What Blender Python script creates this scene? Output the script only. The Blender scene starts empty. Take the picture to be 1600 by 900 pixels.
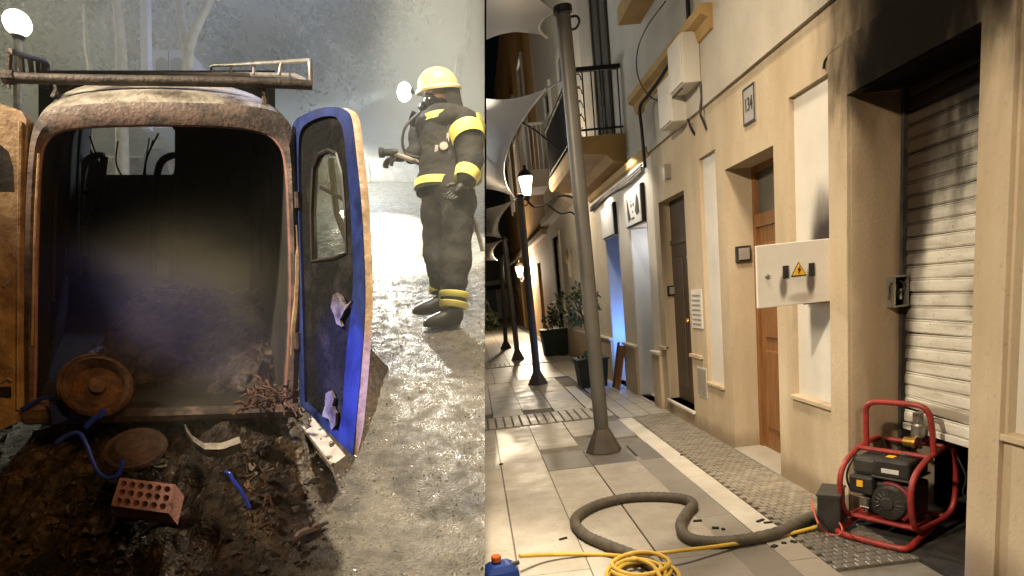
import bpy, bmesh, math, random
import numpy as np
from mathutils import Vector, Matrix
random.seed(7)
SC = bpy.context.scene
COL = SC.collection

# ------------------------------------------------------------------ camera
FOC = 1000.0                      # focal length in photograph pixels (1600 wide)
PPX, PPY = 800.0, 650.0           # principal point: a rising-front lens
EYE = np.array([0.0, 0.0, 1.5])
nrm = lambda v: np.asarray(v, float) / np.linalg.norm(v)
def ray_c(px, py): return np.array([(px - PPX) / FOC, -(py - PPY) / FOC, 1.0])
D_ = ray_c(740, 467)
dn = np.array([0.55, -(1 + D_[0] * 0.55) / D_[1], 1.0])
U_ = nrm(-dn); D_ = nrm(D_); X_ = np.cross(U_, D_); X_ = X_ if X_[0] > 0 else -X_
M = np.stack([X_, D_, U_])        # camera frame (right, up, forward) -> world
cam_data = bpy.data.cameras.new('camera'); cam = bpy.data.objects.new('camera', cam_data)
COL.objects.link(cam); SC.camera = cam
cam_data.sensor_fit = 'HORIZONTAL'; cam_data.sensor_width = 36.0
cam_data.lens = 36.0 * FOC / 1600.0
cam_data.shift_x = -(PPX - 800) / 1600.0
cam_data.shift_y = (PPY - 450) / 1600.0
cam_data.clip_start = 0.05; cam_data.clip_end = 500
R3 = np.stack([M[:, 0], M[:, 1], -M[:, 2]], axis=1)
cam.matrix_world = Matrix.Translation(Vector(EYE)) @ Matrix(R3.tolist()).to_4x4()

# ------------------------------------------------------------------ world, exposure
SC.view_settings.view_transform = 'Standard'; SC.view_settings.look = 'None'
SC.view_settings.exposure = 0.0; SC.view_settings.gamma = 1.0
SC.render.engine = 'CYCLES'
SC.cycles.use_denoising = True
SC.cycles.max_bounces = 6; SC.cycles.volume_bounces = 1
SC.cycles.sample_clamp_indirect = 4.0
wd = bpy.data.worlds.new('World'); SC.world = wd; wd.use_nodes = True
wn = wd.node_tree.nodes; wl = wd.node_tree.links
sky = wn.new('ShaderNodeTexSky'); sky.sky_type = 'NISHITA'; sky.sun_disc = False
sky.sun_elevation = math.radians(-4); sky.sun_rotation = math.radians(40)
wl.new(sky.outputs[0], wn['Background'].inputs[0]); wn['Background'].inputs[1].default_value = 0.02

def lamp(kind, name, loc, color, power, radius=0.1, target=None, cone=None, blend=0.4):
    l = bpy.data.lights.new(name, kind); l.energy = power; l.color = color
    l.shadow_soft_size = radius
    if cone: l.spot_size = math.radians(cone); l.spot_blend = blend
    o = bpy.data.objects.new(name, l); COL.objects.link(o); o.location = Vector(loc)
    if target is not None:
        o.rotation_euler = (Vector(target) - Vector(loc)).to_track_quat('-Z', 'Y').to_euler()
    return o
WARM = (1.0, 0.84, 0.62); SODIUM = (1.0, 0.5, 0.14); COOL = (0.8, 0.93, 1.0); BLUE = (0.03, 0.08, 1.0)

# ------------------------------------------------------------------ points from the photograph's geometry
def cw(v): return M @ np.asarray(v, float) + EYE                     # camera frame -> world
def ray(px, py): return M @ ray_c(px, py)
def at(px, py, d): return cw(ray_c(px, py) * d)                      # at forward distance d
def onplane(px, py, P, n):
    r = ray(px, py); return EYE + r * (np.dot(np.asarray(P) - EYE, n) / np.dot(r, n))
def gr(px, py, z=0.0): return onplane(px, py, (0, 0, z), np.array([0, 0, 1.0]))
def fac(px, py, x=2.1): return onplane(px, py, (x, 0, 0), np.array([1.0, 0, 0]))
def dep(px, py, y): return onplane(px, py, (0, y, 0), np.array([0, 1.0, 0]))
NL = M @ nrm([0, 1, -0.543])                                          # normal of the sloping road on the left
HL = 1.6
ROAD0 = EYE - NL * HL
def gl(px, py, h=0.0): return onplane(px, py, ROAD0 + NL * h, NL)
UL = M @ nrm([0.47, 5.0, -1.0])                                       # upright of the things on the left
FL = M @ np.array([0, 0, 1.0]); RL = M @ np.array([1.0, 0, 0])
XR, YR, ZR = np.eye(3)

# the lamps that light the two places, and added fill lights
lamp('POINT', 'street_light_far', dep(822, 288, 11.4), WARM, 230, 0.20)
for _p, _y in (((812, 424), 24), ((815, 454), 32)): lamp('POINT', 'street_light_far', dep(*_p, _y - 0.3), WARM, 1000, 0.25)
lamp('SPOT', 'street_light_near', (-2.6, 1.0, 4.4), WARM, 1450, 0.16, (2.1, 4.0, 1.0), 62, 0.5)
lamp('SPOT', 'fill_light_behind', (1.2, -3.5, 4.3), WARM, 450, 0.30, (1.9, 4.6, 0.0), 36, 0.6)  # added unseen fill from behind the camera, softens the street's contrast
lamp('SPOT', 'fill_light_over', (0.55, 3.3, 5.8), WARM, 1750, 0.45, (0.9, 5.2, 0.0), 58, 0.8)  # added unseen overhead fill that brightens the paving
lamp('POINT', 'shop_blue_light', (2.28, 9.55, 0.75), (0.10, 0.30, 1.0), 22, 0.08)
lamp('SPOT', 'shop_sign_light', (1.75, 8.0, 3.0), (1, 0.95, 0.85), 55, 0.03, (2.05, 8.0, 2.3), 120)
lamp('POINT', 'shop_door_light', (2.32, 8.0, 2.0), (0.95, 0.97, 1.0), 7, 0.05)
lamp('SPOT', 'shop_sign_light', (1.85, 9.6, 2.85), (1, 0.95, 0.85), 30, 0.03, (2.05, 9.6, 2.3), 120)
lamp('POINT', 'globe_light', at(27, 36, 6.6), (1, 0.86, 0.5), 800, 0.13)
lamp('SPOT', 'sodium_light', cw((0.7, 1.3, 0.1)), SODIUM, 90, 0.12, at(-10, 520, 2.6), 34, 1.0)
lamp('SPOT', 'sodium_light', cw((0.2, 1.9, 0.0)), SODIUM, 70, 0.12, at(160, 800, 2.4), 50, 1.0)
lamp('SPOT', 'beacon_light', cw((-3.0, 1.0, 1.5)), BLUE, 800, 0.05, at(548, 590, 2.42), 12.5, 0.6)
lamp('SPOT', 'beacon_light', at(430, -260, 10.5), (0.48, 0.56, 1.0), 1700, 0.2, at(300, 320, 7.0), 62, 0.7)
lamp('POINT', 'engine_light', at(525, 235, 8.6), (0.76, 0.86, 1.0), 170, 0.3)
lamp('SPOT', 'road_glint_light', at(535, 330, 8.2), (1, 0.96, 0.85), 70, 0.06, gl(640, 660), 34, 0.6)  # added low spot hidden behind the van door, makes glints on the road
lamp('POINT', 'haze_fill_light', at(-260, 60, 9.5), (1.0, 0.94, 0.70), 420, 0.2)  # unseen light added at the left to brighten the haze
lamp('SPOT', 'flood_light', at(538, 222, 8.8), (1, 0.94, 0.78), 1700, 0.10, gl(668, 385), 28, 0.4)
lamp('SPOT', 'flood_light', at(690, -700, 6.0), (1, 0.94, 0.78), 13000, 0.10, gl(668, 390), 15, 0.3)
lamp('SPOT', 'work_light', at(745, -500, 2.2), (1, 0.88, 0.68), 900, 0.10, gl(660, 720), 46, 0.6)

# ------------------------------------------------------------------ mesh building helpers
class MB:
    def __init__(s): s.v = []; s.f = []
    def add(s, vs, fs):
        b = len(s.v); s.v += [tuple(map(float, p)) for p in vs]
        s.f += [tuple(b + i for i in q) for q in fs]; return s
    def poly(s, pts): return s.add(pts, [tuple(range(len(pts)))])
    def box(s, c, half, ax=None):
        c = np.asarray(c, float); ex, ey, ez = ax if ax is not None else np.eye(3)
        P = [c + ex * half[0] * i + ey * half[1] * j + ez * half[2] * k for k in (-1, 1) for j in (-1, 1) for i in (-1, 1)]
        return s.add(P, [(0, 2, 3, 1), (4, 5, 7, 6), (0, 1, 5, 4), (2, 6, 7, 3), (0, 4, 6, 2), (1, 3, 7, 5)])
    def span(s, a, b):
        a = np.minimum(a, b).astype(float) if False else np.asarray(a, float); b = np.asarray(b, float)
        return s.box((a + b) / 2, np.abs(b - a) / 2)
    def cbox(s, c, half, ax=None, ch=0.01):                            # box with chamfered edges
        c = np.asarray(c, float); ex, ey, ez = ax if ax is not None else np.eye(3)
        bm = bmesh.new(); bmesh.ops.create_cube(bm, size=2.0)
        for v in bm.verts: v.co = Vector((v.co.x * half[0], v.co.y * half[1], v.co.z * half[2]))
        bmesh.ops.bevel(bm, geom=list(bm.edges), offset=ch, segments=2, affect='EDGES', profile=0.5)
        bm.verts.index_update()
        s.add([c + ex * v.co.x + ey * v.co.y + ez * v.co.z for v in bm.verts], [tuple(v.index for v in f.verts) for f in bm.faces])
        bm.free(); return s
    def prism(s, pts, vec, cap=True):
        n = len(pts); A = [np.asarray(p, float) for p in pts]; B = [p + np.asarray(vec) for p in A]
        fs = [(i, (i + 1) % n, n + (i + 1) % n, n + i) for i in range(n)]
        if cap: fs += [tuple(range(n))[::-1], tuple(range(n, 2 * n))]
        return s.add(A + B, fs)
    def loft(s, loops, closed=True, caps=False):
        n = len(loops[0]); V = [p for L in loops for p in L]; fs = []
        for a in range(len(loops) - 1):
            for i in range(n if closed else n - 1):
                j = (i + 1) % n; fs.append((a * n + i, a * n + j, (a + 1) * n + j, (a + 1) * n + i))
        if caps: fs += [tuple(range(n))[::-1], tuple((len(loops) - 1) * n + i for i in range(n))]
        return s.add(V, fs)
    def tube(s, pts, r, n=8, closed=False, caps=True):
        P = [np.asarray(p, float) for p in pts]; m = len(P)
        rr = list(r) if hasattr(r, '__len__') else [r] * m
        loops = []; prev = None
        for i in range(m):
            a = P[(i - 1) % m] if (closed or i > 0) else P[i]; b = P[(i + 1) % m] if (closed or i < m - 1) else P[i]
            t = nrm(b - a) if np.linalg.norm(b - a) > 1e-9 else np.array([0, 0, 1.0])
            if prev is None:
                u = np.cross(t, [0, 0, 1.0]); u = u if np.linalg.norm(u) > 0.05 else np.cross(t, [0, 1.0, 0])
            else: u = prev - t * np.dot(prev, t)
            u = nrm(u); w = np.cross(t, u); prev = u
            loops.append([P[i] + rr[i] * (u * math.cos(2 * math.pi * k / n) + w * math.sin(2 * math.pi * k / n)) for k in range(n)])
        if closed: return s.loft(loops + [loops[0]])
        return s.loft(loops, caps=caps)
    def lathe(s, c, prof, axis=(0, 0, 1), n=20, caps=True):
        ax = nrm(axis); u = np.cross(ax, [0, 1.0, 0.0]); u = u if np.linalg.norm(u) > 0.1 else np.cross(ax, [1.0, 0, 0]); u = nrm(u); w = np.cross(ax, u); c = np.asarray(c, float)
        return s.loft([[c + ax * h + r * (u * math.cos(2 * math.pi * k / n) + w * math.sin(2 * math.pi * k / n)) for k in range(n)] for r, h in prof], caps=caps)
    def ball(s, c, r, ax=None, n=16, m=10, half=None):
        c = np.asarray(c, float); ex, ey, ez = ax if ax is not None else np.eye(3); r = r if hasattr(r, '__len__') else (r, r, r)
        loops = []
        for i in range(m + 1):
            t = math.pi * (i / m) * (half or 1.0); t = min(max(t, 0.02), math.pi - 0.02)
            loops.append([c + ex * r[0] * math.sin(t) * math.cos(2 * math.pi * k / n) + ey * r[1] * math.sin(t) * math.sin(2 * math.pi * k / n) + ez * r[2] * math.cos(t) for k in range(n)])
        return s.loft(loops, caps=True)
    def mesh(s, name, mat=None, off=(0, 0, 0), smooth=False):
        me = bpy.data.meshes.new(name); o = np.asarray(off, float)
        me.from_pydata([tuple(np.asarray(p) - o) for p in s.v], [], s.f); me.update()
        bm = bmesh.new(); bm.from_mesh(me); bmesh.ops.recalc_face_normals(bm, faces=bm.faces); bm.to_mesh(me); bm.free()
        if mat: me.materials.append(mat)
        if smooth:
            for p in me.polygons: p.use_smooth = True
            try: me.set_sharp_from_angle(angle=math.radians(40))
            except Exception: pass
        return me
ORI = {}
def link(name, me, parent=None, loc=None, base=None):
    o = bpy.data.objects.new(name, me); COL.objects.link(o)
    if parent is not None: o.parent = parent; ORI[o.name] = ORI.get(parent.name, np.zeros(3))
    if loc is not None: o.location = Vector(loc)
    return o
def thing(name, label, cat, base, group=None, kind=None):
    o = bpy.data.objects.new(name, None); COL.objects.link(o); o.empty_display_size = 0.1
    o.location = Vector(base); ORI[o.name] = np.asarray(base, float)
    o['label'] = label; o['category'] = cat
    if group: o['group'] = group
    if kind: o['kind'] = kind
    return o
def part(name, mb, mat, parent, smooth=False, label=None, kind=None):
    off = ORI.get(parent.name, np.zeros(3))
    o = link(name, mb.mesh(name, mat, off, smooth), parent)
    if label: o['label'] = label
    if kind: o['kind'] = kind
    return o
def piece(name, me, parent, world):                                    # a copy that shares mesh data
    o = link(name, me, parent); o.location = Vector(np.asarray(world, float) - ORI.get(parent.name, np.zeros(3))); return o
def single(name, mb, mat, label, cat, base, group=None, smooth=False):
    o = link(name, mb.mesh(name, mat, base, smooth)); o.location = Vector(base); ORI[o.name] = np.asarray(base, float)
    o['label'] = label; o['category'] = cat
    if group: o['group'] = group
    return o
def struct(name, mb, mat, smooth=False):
    o = link(name, mb.mesh(name, mat, (0, 0, 0), smooth)); o['kind'] = 'structure'; o['label'] = name.replace('_', ' '); return o
def stuff(name, mb, mat, label, parent=None, smooth=False):
    if parent is None:
        o = link(name, mb.mesh(name, mat, (0, 0, 0), smooth)); o['label'] = label; o['category'] = name.replace('_', ' ')
    else: o = part(name, mb, mat, parent, smooth)
    o['kind'] = 'stuff'; return o
def spline(pts, k=8, closed=False):
    P = [np.asarray(p, float) for p in pts]; n = len(P); out = []
    rng = range(n) if closed else range(n - 1)
    for i in rng:
        p0, p1, p2, p3 = (P[(i - 1) % n], P[i], P[(i + 1) % n], P[(i + 2) % n]) if closed else (P[max(i - 1, 0)], P[i], P[i + 1], P[min(i + 2, n - 1)])
        for j in range(k):
            t = j / k
            out.append(0.5 * (2 * p1 + (p2 - p0) * t + (2 * p0 - 5 * p1 + 4 * p2 - p3) * t * t + (3 * p1 - p0 - 3 * p2 + p3) * t ** 3))
    if not closed: out.append(P[-1])
    return out

# ------------------------------------------------------------------ materials
def mat(name, col, col2=None, scale=6.0, rough=0.7, bump=0.0, bscale=60.0, metal=0.0, spec=0.4, emit=None, estr=0.0,
        vary=0.0, stains=(), speck=0.0, detail=5.0, rough2=None, coat=0.0, contrast=(0.35, 0.65), stretch=None):
    """principled material: two colours mixed by noise in world position, fine bump, dirt patches with centres and sizes"""
    m = bpy.data.materials.new(name); m.use_nodes = True; nt = m.node_tree; N = nt.nodes; L = nt.links
    b = N['Principled BSDF']; geo = N.new('ShaderNodeNewGeometry')
    b.inputs['Roughness'].default_value = rough; b.inputs['Metallic'].default_value = metal
    b.inputs['Specular IOR Level'].default_value = spec; b.inputs['Coat Weight'].default_value = coat
    pos = geo.outputs['Position']
    if stretch:
        vm = N.new('ShaderNodeVectorMath'); vm.operation = 'MULTIPLY'; vm.inputs[1].default_value = stretch; L.new(pos, vm.inputs[0]); npos = vm.outputs[0]
    else: npos = pos
    nz = N.new('ShaderNodeTexNoise'); nz.inputs['Scale'].default_value = scale; nz.inputs['Detail'].default_value = detail; nz.inputs['Roughness'].default_value = 0.62
    L.new(npos, nz.inputs['Vector'])
    c2 = col2 if col2 is not None else tuple(x * 0.8 for x in col)
    rp = N.new('ShaderNodeMapRange'); rp.inputs[1].default_value = contrast[0]; rp.inputs[2].default_value = contrast[1]; L.new(nz.outputs['Fac'], rp.inputs[0])
    mx = N.new('ShaderNodeMix'); mx.data_type = 'RGBA'; mx.inputs[6].default_value = (*col, 1); mx.inputs[7].default_value = (*c2, 1); L.new(rp.outputs[0], mx.inputs[0])
    out = mx.outputs[2]
    if speck:                                                           # pits and small dark spots
        n4 = N.new('ShaderNodeTexNoise'); n4.inputs['Scale'].default_value = 42; n4.inputs['Detail'].default_value = 3; L.new(pos, n4.inputs['Vector'])
        r4 = N.new('ShaderNodeMapRange'); r4.inputs[1].default_value = 0.62; r4.inputs[2].default_value = 0.72; r4.inputs[3].default_value = 0; r4.inputs[4].default_value = speck; L.new(n4.outputs['Fac'], r4.inputs[0])
        m4 = N.new('ShaderNodeMix'); m4.data_type = 'RGBA'; L.new(r4.outputs[0], m4.inputs[0]); L.new(out, m4.inputs[6]); m4.inputs[7].default_value = (*[x * 0.3 for x in col], 1); out = m4.outputs[2]
    if vary:
        oi = N.new('ShaderNodeObjectInfo'); hv = N.new('ShaderNodeHueSaturation'); mr = N.new('ShaderNodeMapRange')
        mr.inputs[3].default_value = 1 - vary; mr.inputs[4].default_value = 1 + vary; L.new(oi.outputs['Random'], mr.inputs[0]); L.new(mr.outputs[0], hv.inputs['Value']); L.new(out, hv.inputs['Color']); out = hv.outputs[0]
    for (c, size, colr, amount) in stains:                              # soot and dirt with a place and size of their own
        sb = N.new('ShaderNodeVectorMath'); sb.operation = 'SUBTRACT'; sb.inputs[1].default_value = tuple(c); L.new(pos, sb.inputs[0])
        dv = N.new('ShaderNodeVectorMath'); dv.operation = 'DIVIDE'; dv.inputs[1].default_value = tuple(size); L.new(sb.outputs[0], dv.inputs[0])
        ln = N.new('ShaderNodeVectorMath'); ln.operation = 'LENGTH'; L.new(dv.outputs[0], ln.inputs[0])
        n2 = N.new('ShaderNodeTexNoise'); n2.inputs['Scale'].default_value = 3.4; n2.inputs['Detail'].default_value = 7; sv = N.new('ShaderNodeVectorMath'); sv.operation = 'MULTIPLY'; sv.inputs[1].default_value = (2.2, 2.2, 0.75); L.new(pos, sv.inputs[0]); L.new(sv.outputs[0], n2.inputs['Vector'])
        ad = N.new('ShaderNodeMath'); ad.operation = 'MULTIPLY_ADD'; ad.inputs[1].default_value = 0.55; L.new(n2.outputs['Fac'], ad.inputs[0]); L.new(ln.outputs['Value'], ad.inputs[2])
        r2 = N.new('ShaderNodeMapRange'); r2.interpolation_type = 'SMOOTHSTEP'; r2.inputs[1].default_value = 1.16; r2.inputs[2].default_value = 0.66; r2.inputs[3].default_value = 0; r2.inputs[4].default_value = amount; L.new(ad.outputs[0], r2.inputs[0])
        m2 = N.new('ShaderNodeMix'); m2.data_type = 'RGBA'; L.new(r2.outputs[0], m2.inputs[0]); L.new(out, m2.inputs[6]); m2.inputs[7].default_value = (*colr, 1); out = m2.outputs[2]
    L.new(out, b.inputs['Base Color'])
    if rough2 is not None:
        rr = N.new('ShaderNodeMapRange'); rr.inputs[1].default_value = 0.38; rr.inputs[2].default_value = 0.62; rr.inputs[3].default_value = rough; rr.inputs[4].default_value = rough2; L.new(nz.outputs['Fac'], rr.inputs[0]); L.new(rr.outputs[0], b.inputs['Roughness'])
    if bump:
        n3 = N.new('ShaderNodeTexNoise'); n3.inputs['Scale'].default_value = bscale; n3.inputs['Detail'].default_value = 4; L.new(pos, n3.inputs['Vector'])
        bp = N.new('ShaderNodeBump'); bp.inputs['Strength'].default_value = bump; bp.inputs['Distance'].default_value = 0.02; L.new(n3.outputs['Fac'], bp.inputs['Height']); L.new(bp.outputs[0], b.inputs['Normal'])
    if emit: b.inputs['Emission Color'].default_value = (*emit, 1); b.inputs['Emission Strength'].default_value = estr
    return m
SOOT = (0.005, 0.0035, 0.0025)
portal_soot = [((2.15, 3.0, 2.8), (1.3, 1.2, 1.3), (0.03, 0.02, 0.011), 0.75), ((2.15, 2.93, 2.8), (1.2, 0.95, 1.1), SOOT, 0.995), ((2.3, 3.1, 2.4), (0.6, 0.95, 0.45), SOOT, 0.995)]
m_facade = mat('cream_stone', (0.50, 0.405, 0.285), (0.39, 0.30, 0.195), 2.2, 0.8, 0.14, 70, detail=9, contrast=(0.36, 0.74), spec=0.04, speck=0.22, stretch=(1.3, 1.3, 0.45), stains=portal_soot + [((2.42, 3.5, 1.5), (0.10, 0.25, 0.9), (0.04, 0.025, 0.015), 0.8), ((2.3, 3.52, 1.5), (0.3, 0.03, 2.2), (0.22, 0.15, 0.09), 0.7), ((2.1, 2.5, 0.0), (0.2, 0.6, 0.35), (0.12, 0.08, 0.05), 0.5), ((2.1, 4.2, -0.05), (0.6, 6.0, 0.28), (0.20, 0.15, 0.10), 0.6)])
m_upper = mat('painted_plaster', (0.50, 0.45, 0.37), (0.40, 0.355, 0.29), 1.5, spec=0.04, speck=0.15, rough=0.9, bump=0.06, bscale=50, stains=portal_soot)
m_white = mat('white_plaster', (0.64, 0.60, 0.53), (0.54, 0.50, 0.43), 1.4, 0.85, 0.05, 60, detail=8, stains=[((2.14, 3.84, 1.66), (0.3, 0.30, 0.42), (0.06, 0.045, 0.035), 0.8), ((2.14, 3.82, 1.63), (0.3, 0.26, 0.22), (0.02, 0.015, 0.012), 0.92)])
m_shopwall = mat('shop_wall', (0.62, 0.55, 0.45), (0.54, 0.47, 0.37), 1.8, 0.85, 0.05, 60)
m_shopin = mat('shop_inner_white', (0.62, 0.62, 0.62), (0.55, 0.55, 0.55), 2, 0.6)
m_balc = mat('ochre_render', (0.45, 0.29, 0.11), (0.36, 0.22, 0.08), 2.5, 0.85, 0.06, 60)
m_orange = mat('orange_render', (0.50, 0.27, 0.08), (0.40, 0.21, 0.06), 1.5, 0.85)
m_wood = mat('varnished_wood', (0.25, 0.115, 0.04), (0.17, 0.07, 0.022), 5, 0.45, 0.05, 80, stretch=(8, 8, 0.7))
m_darkwood = mat('dark_wood', (0.07, 0.045, 0.025), (0.045, 0.03, 0.018), 6, 0.5, stretch=(8, 8, 0.7))
m_glass_d = mat('dark_glass', (0.10, 0.10, 0.085), (0.08, 0.08, 0.07), 3, 0.12, spec=0.6)
m_iron = mat('black_iron', (0.018, 0.015, 0.012), None, 8, 0.5, 0.05, metal=0.3)
m_mast = mat('grey_mast_paint', (0.085, 0.078, 0.066), (0.07, 0.064, 0.055), 4, 0.42, spec=0.4)
m_mastbase = mat('mast_base_paint', (0.06, 0.05, 0.04), (0.085, 0.065, 0.05), 14, 0.55)
m_sail = mat('white_sailcloth', (0.44, 0.41, 0.37), (0.37, 0.345, 0.31), 2, 0.8)
_nt = m_sail.node_tree; _tr = _nt.nodes.new('ShaderNodeBsdfTranslucent'); _tr.inputs[0].default_value = (0.8, 0.76, 0.7, 1); _ms = _nt.nodes.new('ShaderNodeMixShader'); _ms.inputs[0].default_value = 0.3
_nt.links.new(_nt.nodes['Principled BSDF'].outputs[0], _ms.inputs[1]); _nt.links.new(_tr.outputs[0], _ms.inputs[2]); _nt.links.new(_ms.outputs[0], _nt.nodes['Material Output'].inputs[0])
shut_soot = [((2.39, 3.1, 2.75), (0.8, 1.9, 1.42), SOOT, 0.99), ((2.39, 3.45, 2.1), (0.8, 0.5, 0.8), (0.03, 0.02, 0.014), 0.9), ((2.39, 3.54, 1.7), (0.3, 0.30, 1.3), (0.03, 0.02, 0.012), 0.92), ((2.39, 3.54, 0.9), (0.3, 0.12, 0.8), (0.07, 0.05, 0.03), 0.8), ((2.39, 2.95, 1.25), (0.3, 0.2, 0.14), (0.25, 0.21, 0.15), 0.6), ((2.39, 3.1, 0.66), (0.3, 0.35, 0.05), (0.22, 0.18, 0.12), 0.7)]
m_slat = mat('shutter_paint', (0.70, 0.67, 0.59), (0.44, 0.39, 0.31), 5, 0.55, 0.08, 40, detail=9, spec=0.15, speck=0.4, stains=shut_soot, stretch=(1, 0.7, 4), contrast=(0.45, 0.75))
m_black = mat('charred', (0.012, 0.010, 0.009), (0.03, 0.025, 0.02), 9, 0.9, 0.4, 30)
m_boxpaint = mat('white_box_paint', (0.66, 0.62, 0.55), (0.62, 0.58, 0.51), 6, 0.5)
m_plastic_b = mat('black_plastic', (0.02, 0.019, 0.018), (0.035, 0.032, 0.028), 10, 0.5)
m_greyplastic = mat('grey_plastic', (0.30, 0.27, 0.23), (0.26, 0.23, 0.19), 8, 0.5)
m_yellow = mat('warning_yellow', (0.75, 0.42, 0.03), (0.70, 0.38, 0.03), 10, 0.5)
m_red = mat('red_tube_paint', (0.28, 0.022, 0.016), (0.14, 0.022, 0.017), 22, 0.45, 0.15, 90, spec=0.5, detail=8, contrast=(0.45, 0.7))
m_engine = mat('engine_dark', (0.016, 0.015, 0.013), (0.032, 0.028, 0.023), 12, 0.5, 0.1, 60)
m_engine2 = mat('engine_grey', (0.05, 0.045, 0.037), (0.03, 0.028, 0.024), 12, 0.5, 0.1, 60)
m_brass = mat('brass', (0.55, 0.34, 0.08), None, 12, 0.35, metal=0.9)
m_steel = mat('steel', (0.35, 0.33, 0.29), (0.25, 0.23, 0.2), 12, 0.4, metal=0.8)
m_label = mat('label_white', (0.6, 0.6, 0.56), None, 20, 0.5)
m_slab = mat('slab_stone', (0.43, 0.385, 0.32), (0.29, 0.255, 0.205), 3.4, 0.40, 0.18, 45, vary=0.10, rough2=0.6, detail=10, speck=0.5, stains=[((1.2, 3.0, 0), (0.85, 0.75, 1), (0.10, 0.085, 0.07), 0.6)], contrast=(0.3, 0.75))
m_slabgrey = mat('grey_slab_stone', (0.27, 0.245, 0.21), (0.22, 0.20, 0.165), 3.0, 0.4, 0.12, 45, vary=0.07, stains=[((1.2, 3.0, 0), (0.85, 0.75, 1), (0.10, 0.085, 0.07), 0.6)])
m_slabdark = mat('dark_slab_stone', (0.15, 0.135, 0.115), (0.12, 0.11, 0.09), 4, 0.45, 0.1, 45, vary=0.05)
m_slabwhite = mat('white_slab_stone', (0.58, 0.54, 0.46), (0.48, 0.44, 0.36), 5, 0.45, 0.12, 45, vary=0.05, stains=[((1.6, 3.0, 0), (0.5, 0.6, 1), (0.16, 0.13, 0.10), 0.75)])
m_sett = mat('sett_stone', (0.30, 0.265, 0.21), (0.21, 0.18, 0.14), 8, 0.38, 0.25, 40, vary=0.16, rough2=0.55, stains=[((1.9, 3.1, 0), (0.6, 0.8, 1), (0.075, 0.065, 0.055), 0.75)])
m_joint = mat('mortar_joint', (0.19, 0.17, 0.14), (0.14, 0.125, 0.10), 12, 0.85)
m_farpave = mat('far_paving', (0.40, 0.36, 0.30), (0.33, 0.30, 0.25), 3, 0.38, 0.1, 20)
m_hose = mat('dark_hose', (0.07, 0.058, 0.042), (0.11, 0.09, 0.065), 14, 0.6, 0.25, 150)
m_yhose = mat('yellow_hose', (0.56, 0.36, 0.055), (0.46, 0.28, 0.04), 12, 0.45)
m_bluecan = mat('blue_plastic', (0.012, 0.035, 0.19), (0.01, 0.03, 0.15), 8, 0.4)
m_orangecap = mat('orange_plastic', (0.5, 0.10, 0.01), None, 8, 0.4)
m_pot = mat('dark_green_pot', (0.012, 0.020, 0.015), None, 6, 0.5)
m_leaf = mat('leaf_green', (0.12, 0.14, 0.06), (0.07, 0.085, 0.035), 6, 0.5, vary=0.1)
m_bark = mat('bark', (0.12, 0.09, 0.06), (0.08, 0.06, 0.04), 14, 0.9, 0.4, 40, stretch=(1, 1, 0.3))
m_bluedoor = mat('blue_grey_door', (0.10, 0.14, 0.18), (0.08, 0.11, 0.15), 4, 0.5)
m_lampglass = mat('lit_lantern_glass', (0.9, 0.8, 0.6), None, 4, 0.4, emit=(1.0, 0.8, 0.48), estr=22)
m_farlamp = mat('lit_far_lamp', (0.9, 0.85, 0.7), None, 4, 0.4, emit=(1.0, 0.9, 0.65), estr=14)
m_concrete = mat('bank_concrete', (0.22, 0.2, 0.17), (0.16, 0.145, 0.12), 3, 0.9, 0.2, 30)

# ================================================================== THE STREET (right)
FX = 2.1
def text_mb(s, size, origin, ex, ey, thick=0.002, align='CENTER'):
    cu = bpy.data.curves.new('t', 'FONT'); cu.body = s; cu.size = size; cu.align_x = align; cu.align_y = 'CENTER'; cu.extrude = thick / 2
    o = bpy.data.objects.new('t', cu); COL.objects.link(o); me = bpy.data.meshes.new_from_object(o)
    bpy.data.objects.remove(o); ez = np.cross(ex, ey); mb = MB(); og = np.asarray(origin, float)
    mb.add([og + np.asarray(ex) * v.co.x + np.asarray(ey) * v.co.y + ez * v.co.z for v in me.vertices], [tuple(p.vertices) for p in me.polygons])
    bpy.data.meshes.remove(me); bpy.data.curves.remove(cu); return mb
def wall_mb(y0, y1, z0, z1, holes, x0=FX, x1=2.6):
    ys = sorted({y0, y1} | {min(max(v, y0), y1) for h in holes for v in h[:2]}); zs = sorted({z0, z1} | {min(max(v, z0), z1) for h in holes for v in h[2:]})
    mb = MB()
    for a, b in zip(ys[:-1], ys[1:]):
        if b - a < 1e-6: continue
        run = None
        for c, d in list(zip(zs[:-1], zs[1:])) + [(None, None)]:
            solid = c is not None and d - c > 1e-6 and not any(h[0] - 1e-6 <= a and b <= h[1] + 1e-6 and h[2] - 1e-6 <= c and d <= h[3] + 1e-6 for h in holes)
            if solid: run = (run[0], d) if run else (c, d)
            elif run: mb.span((x0, a, run[0]), (x1, b, run[1])); run = None
    return mb

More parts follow.
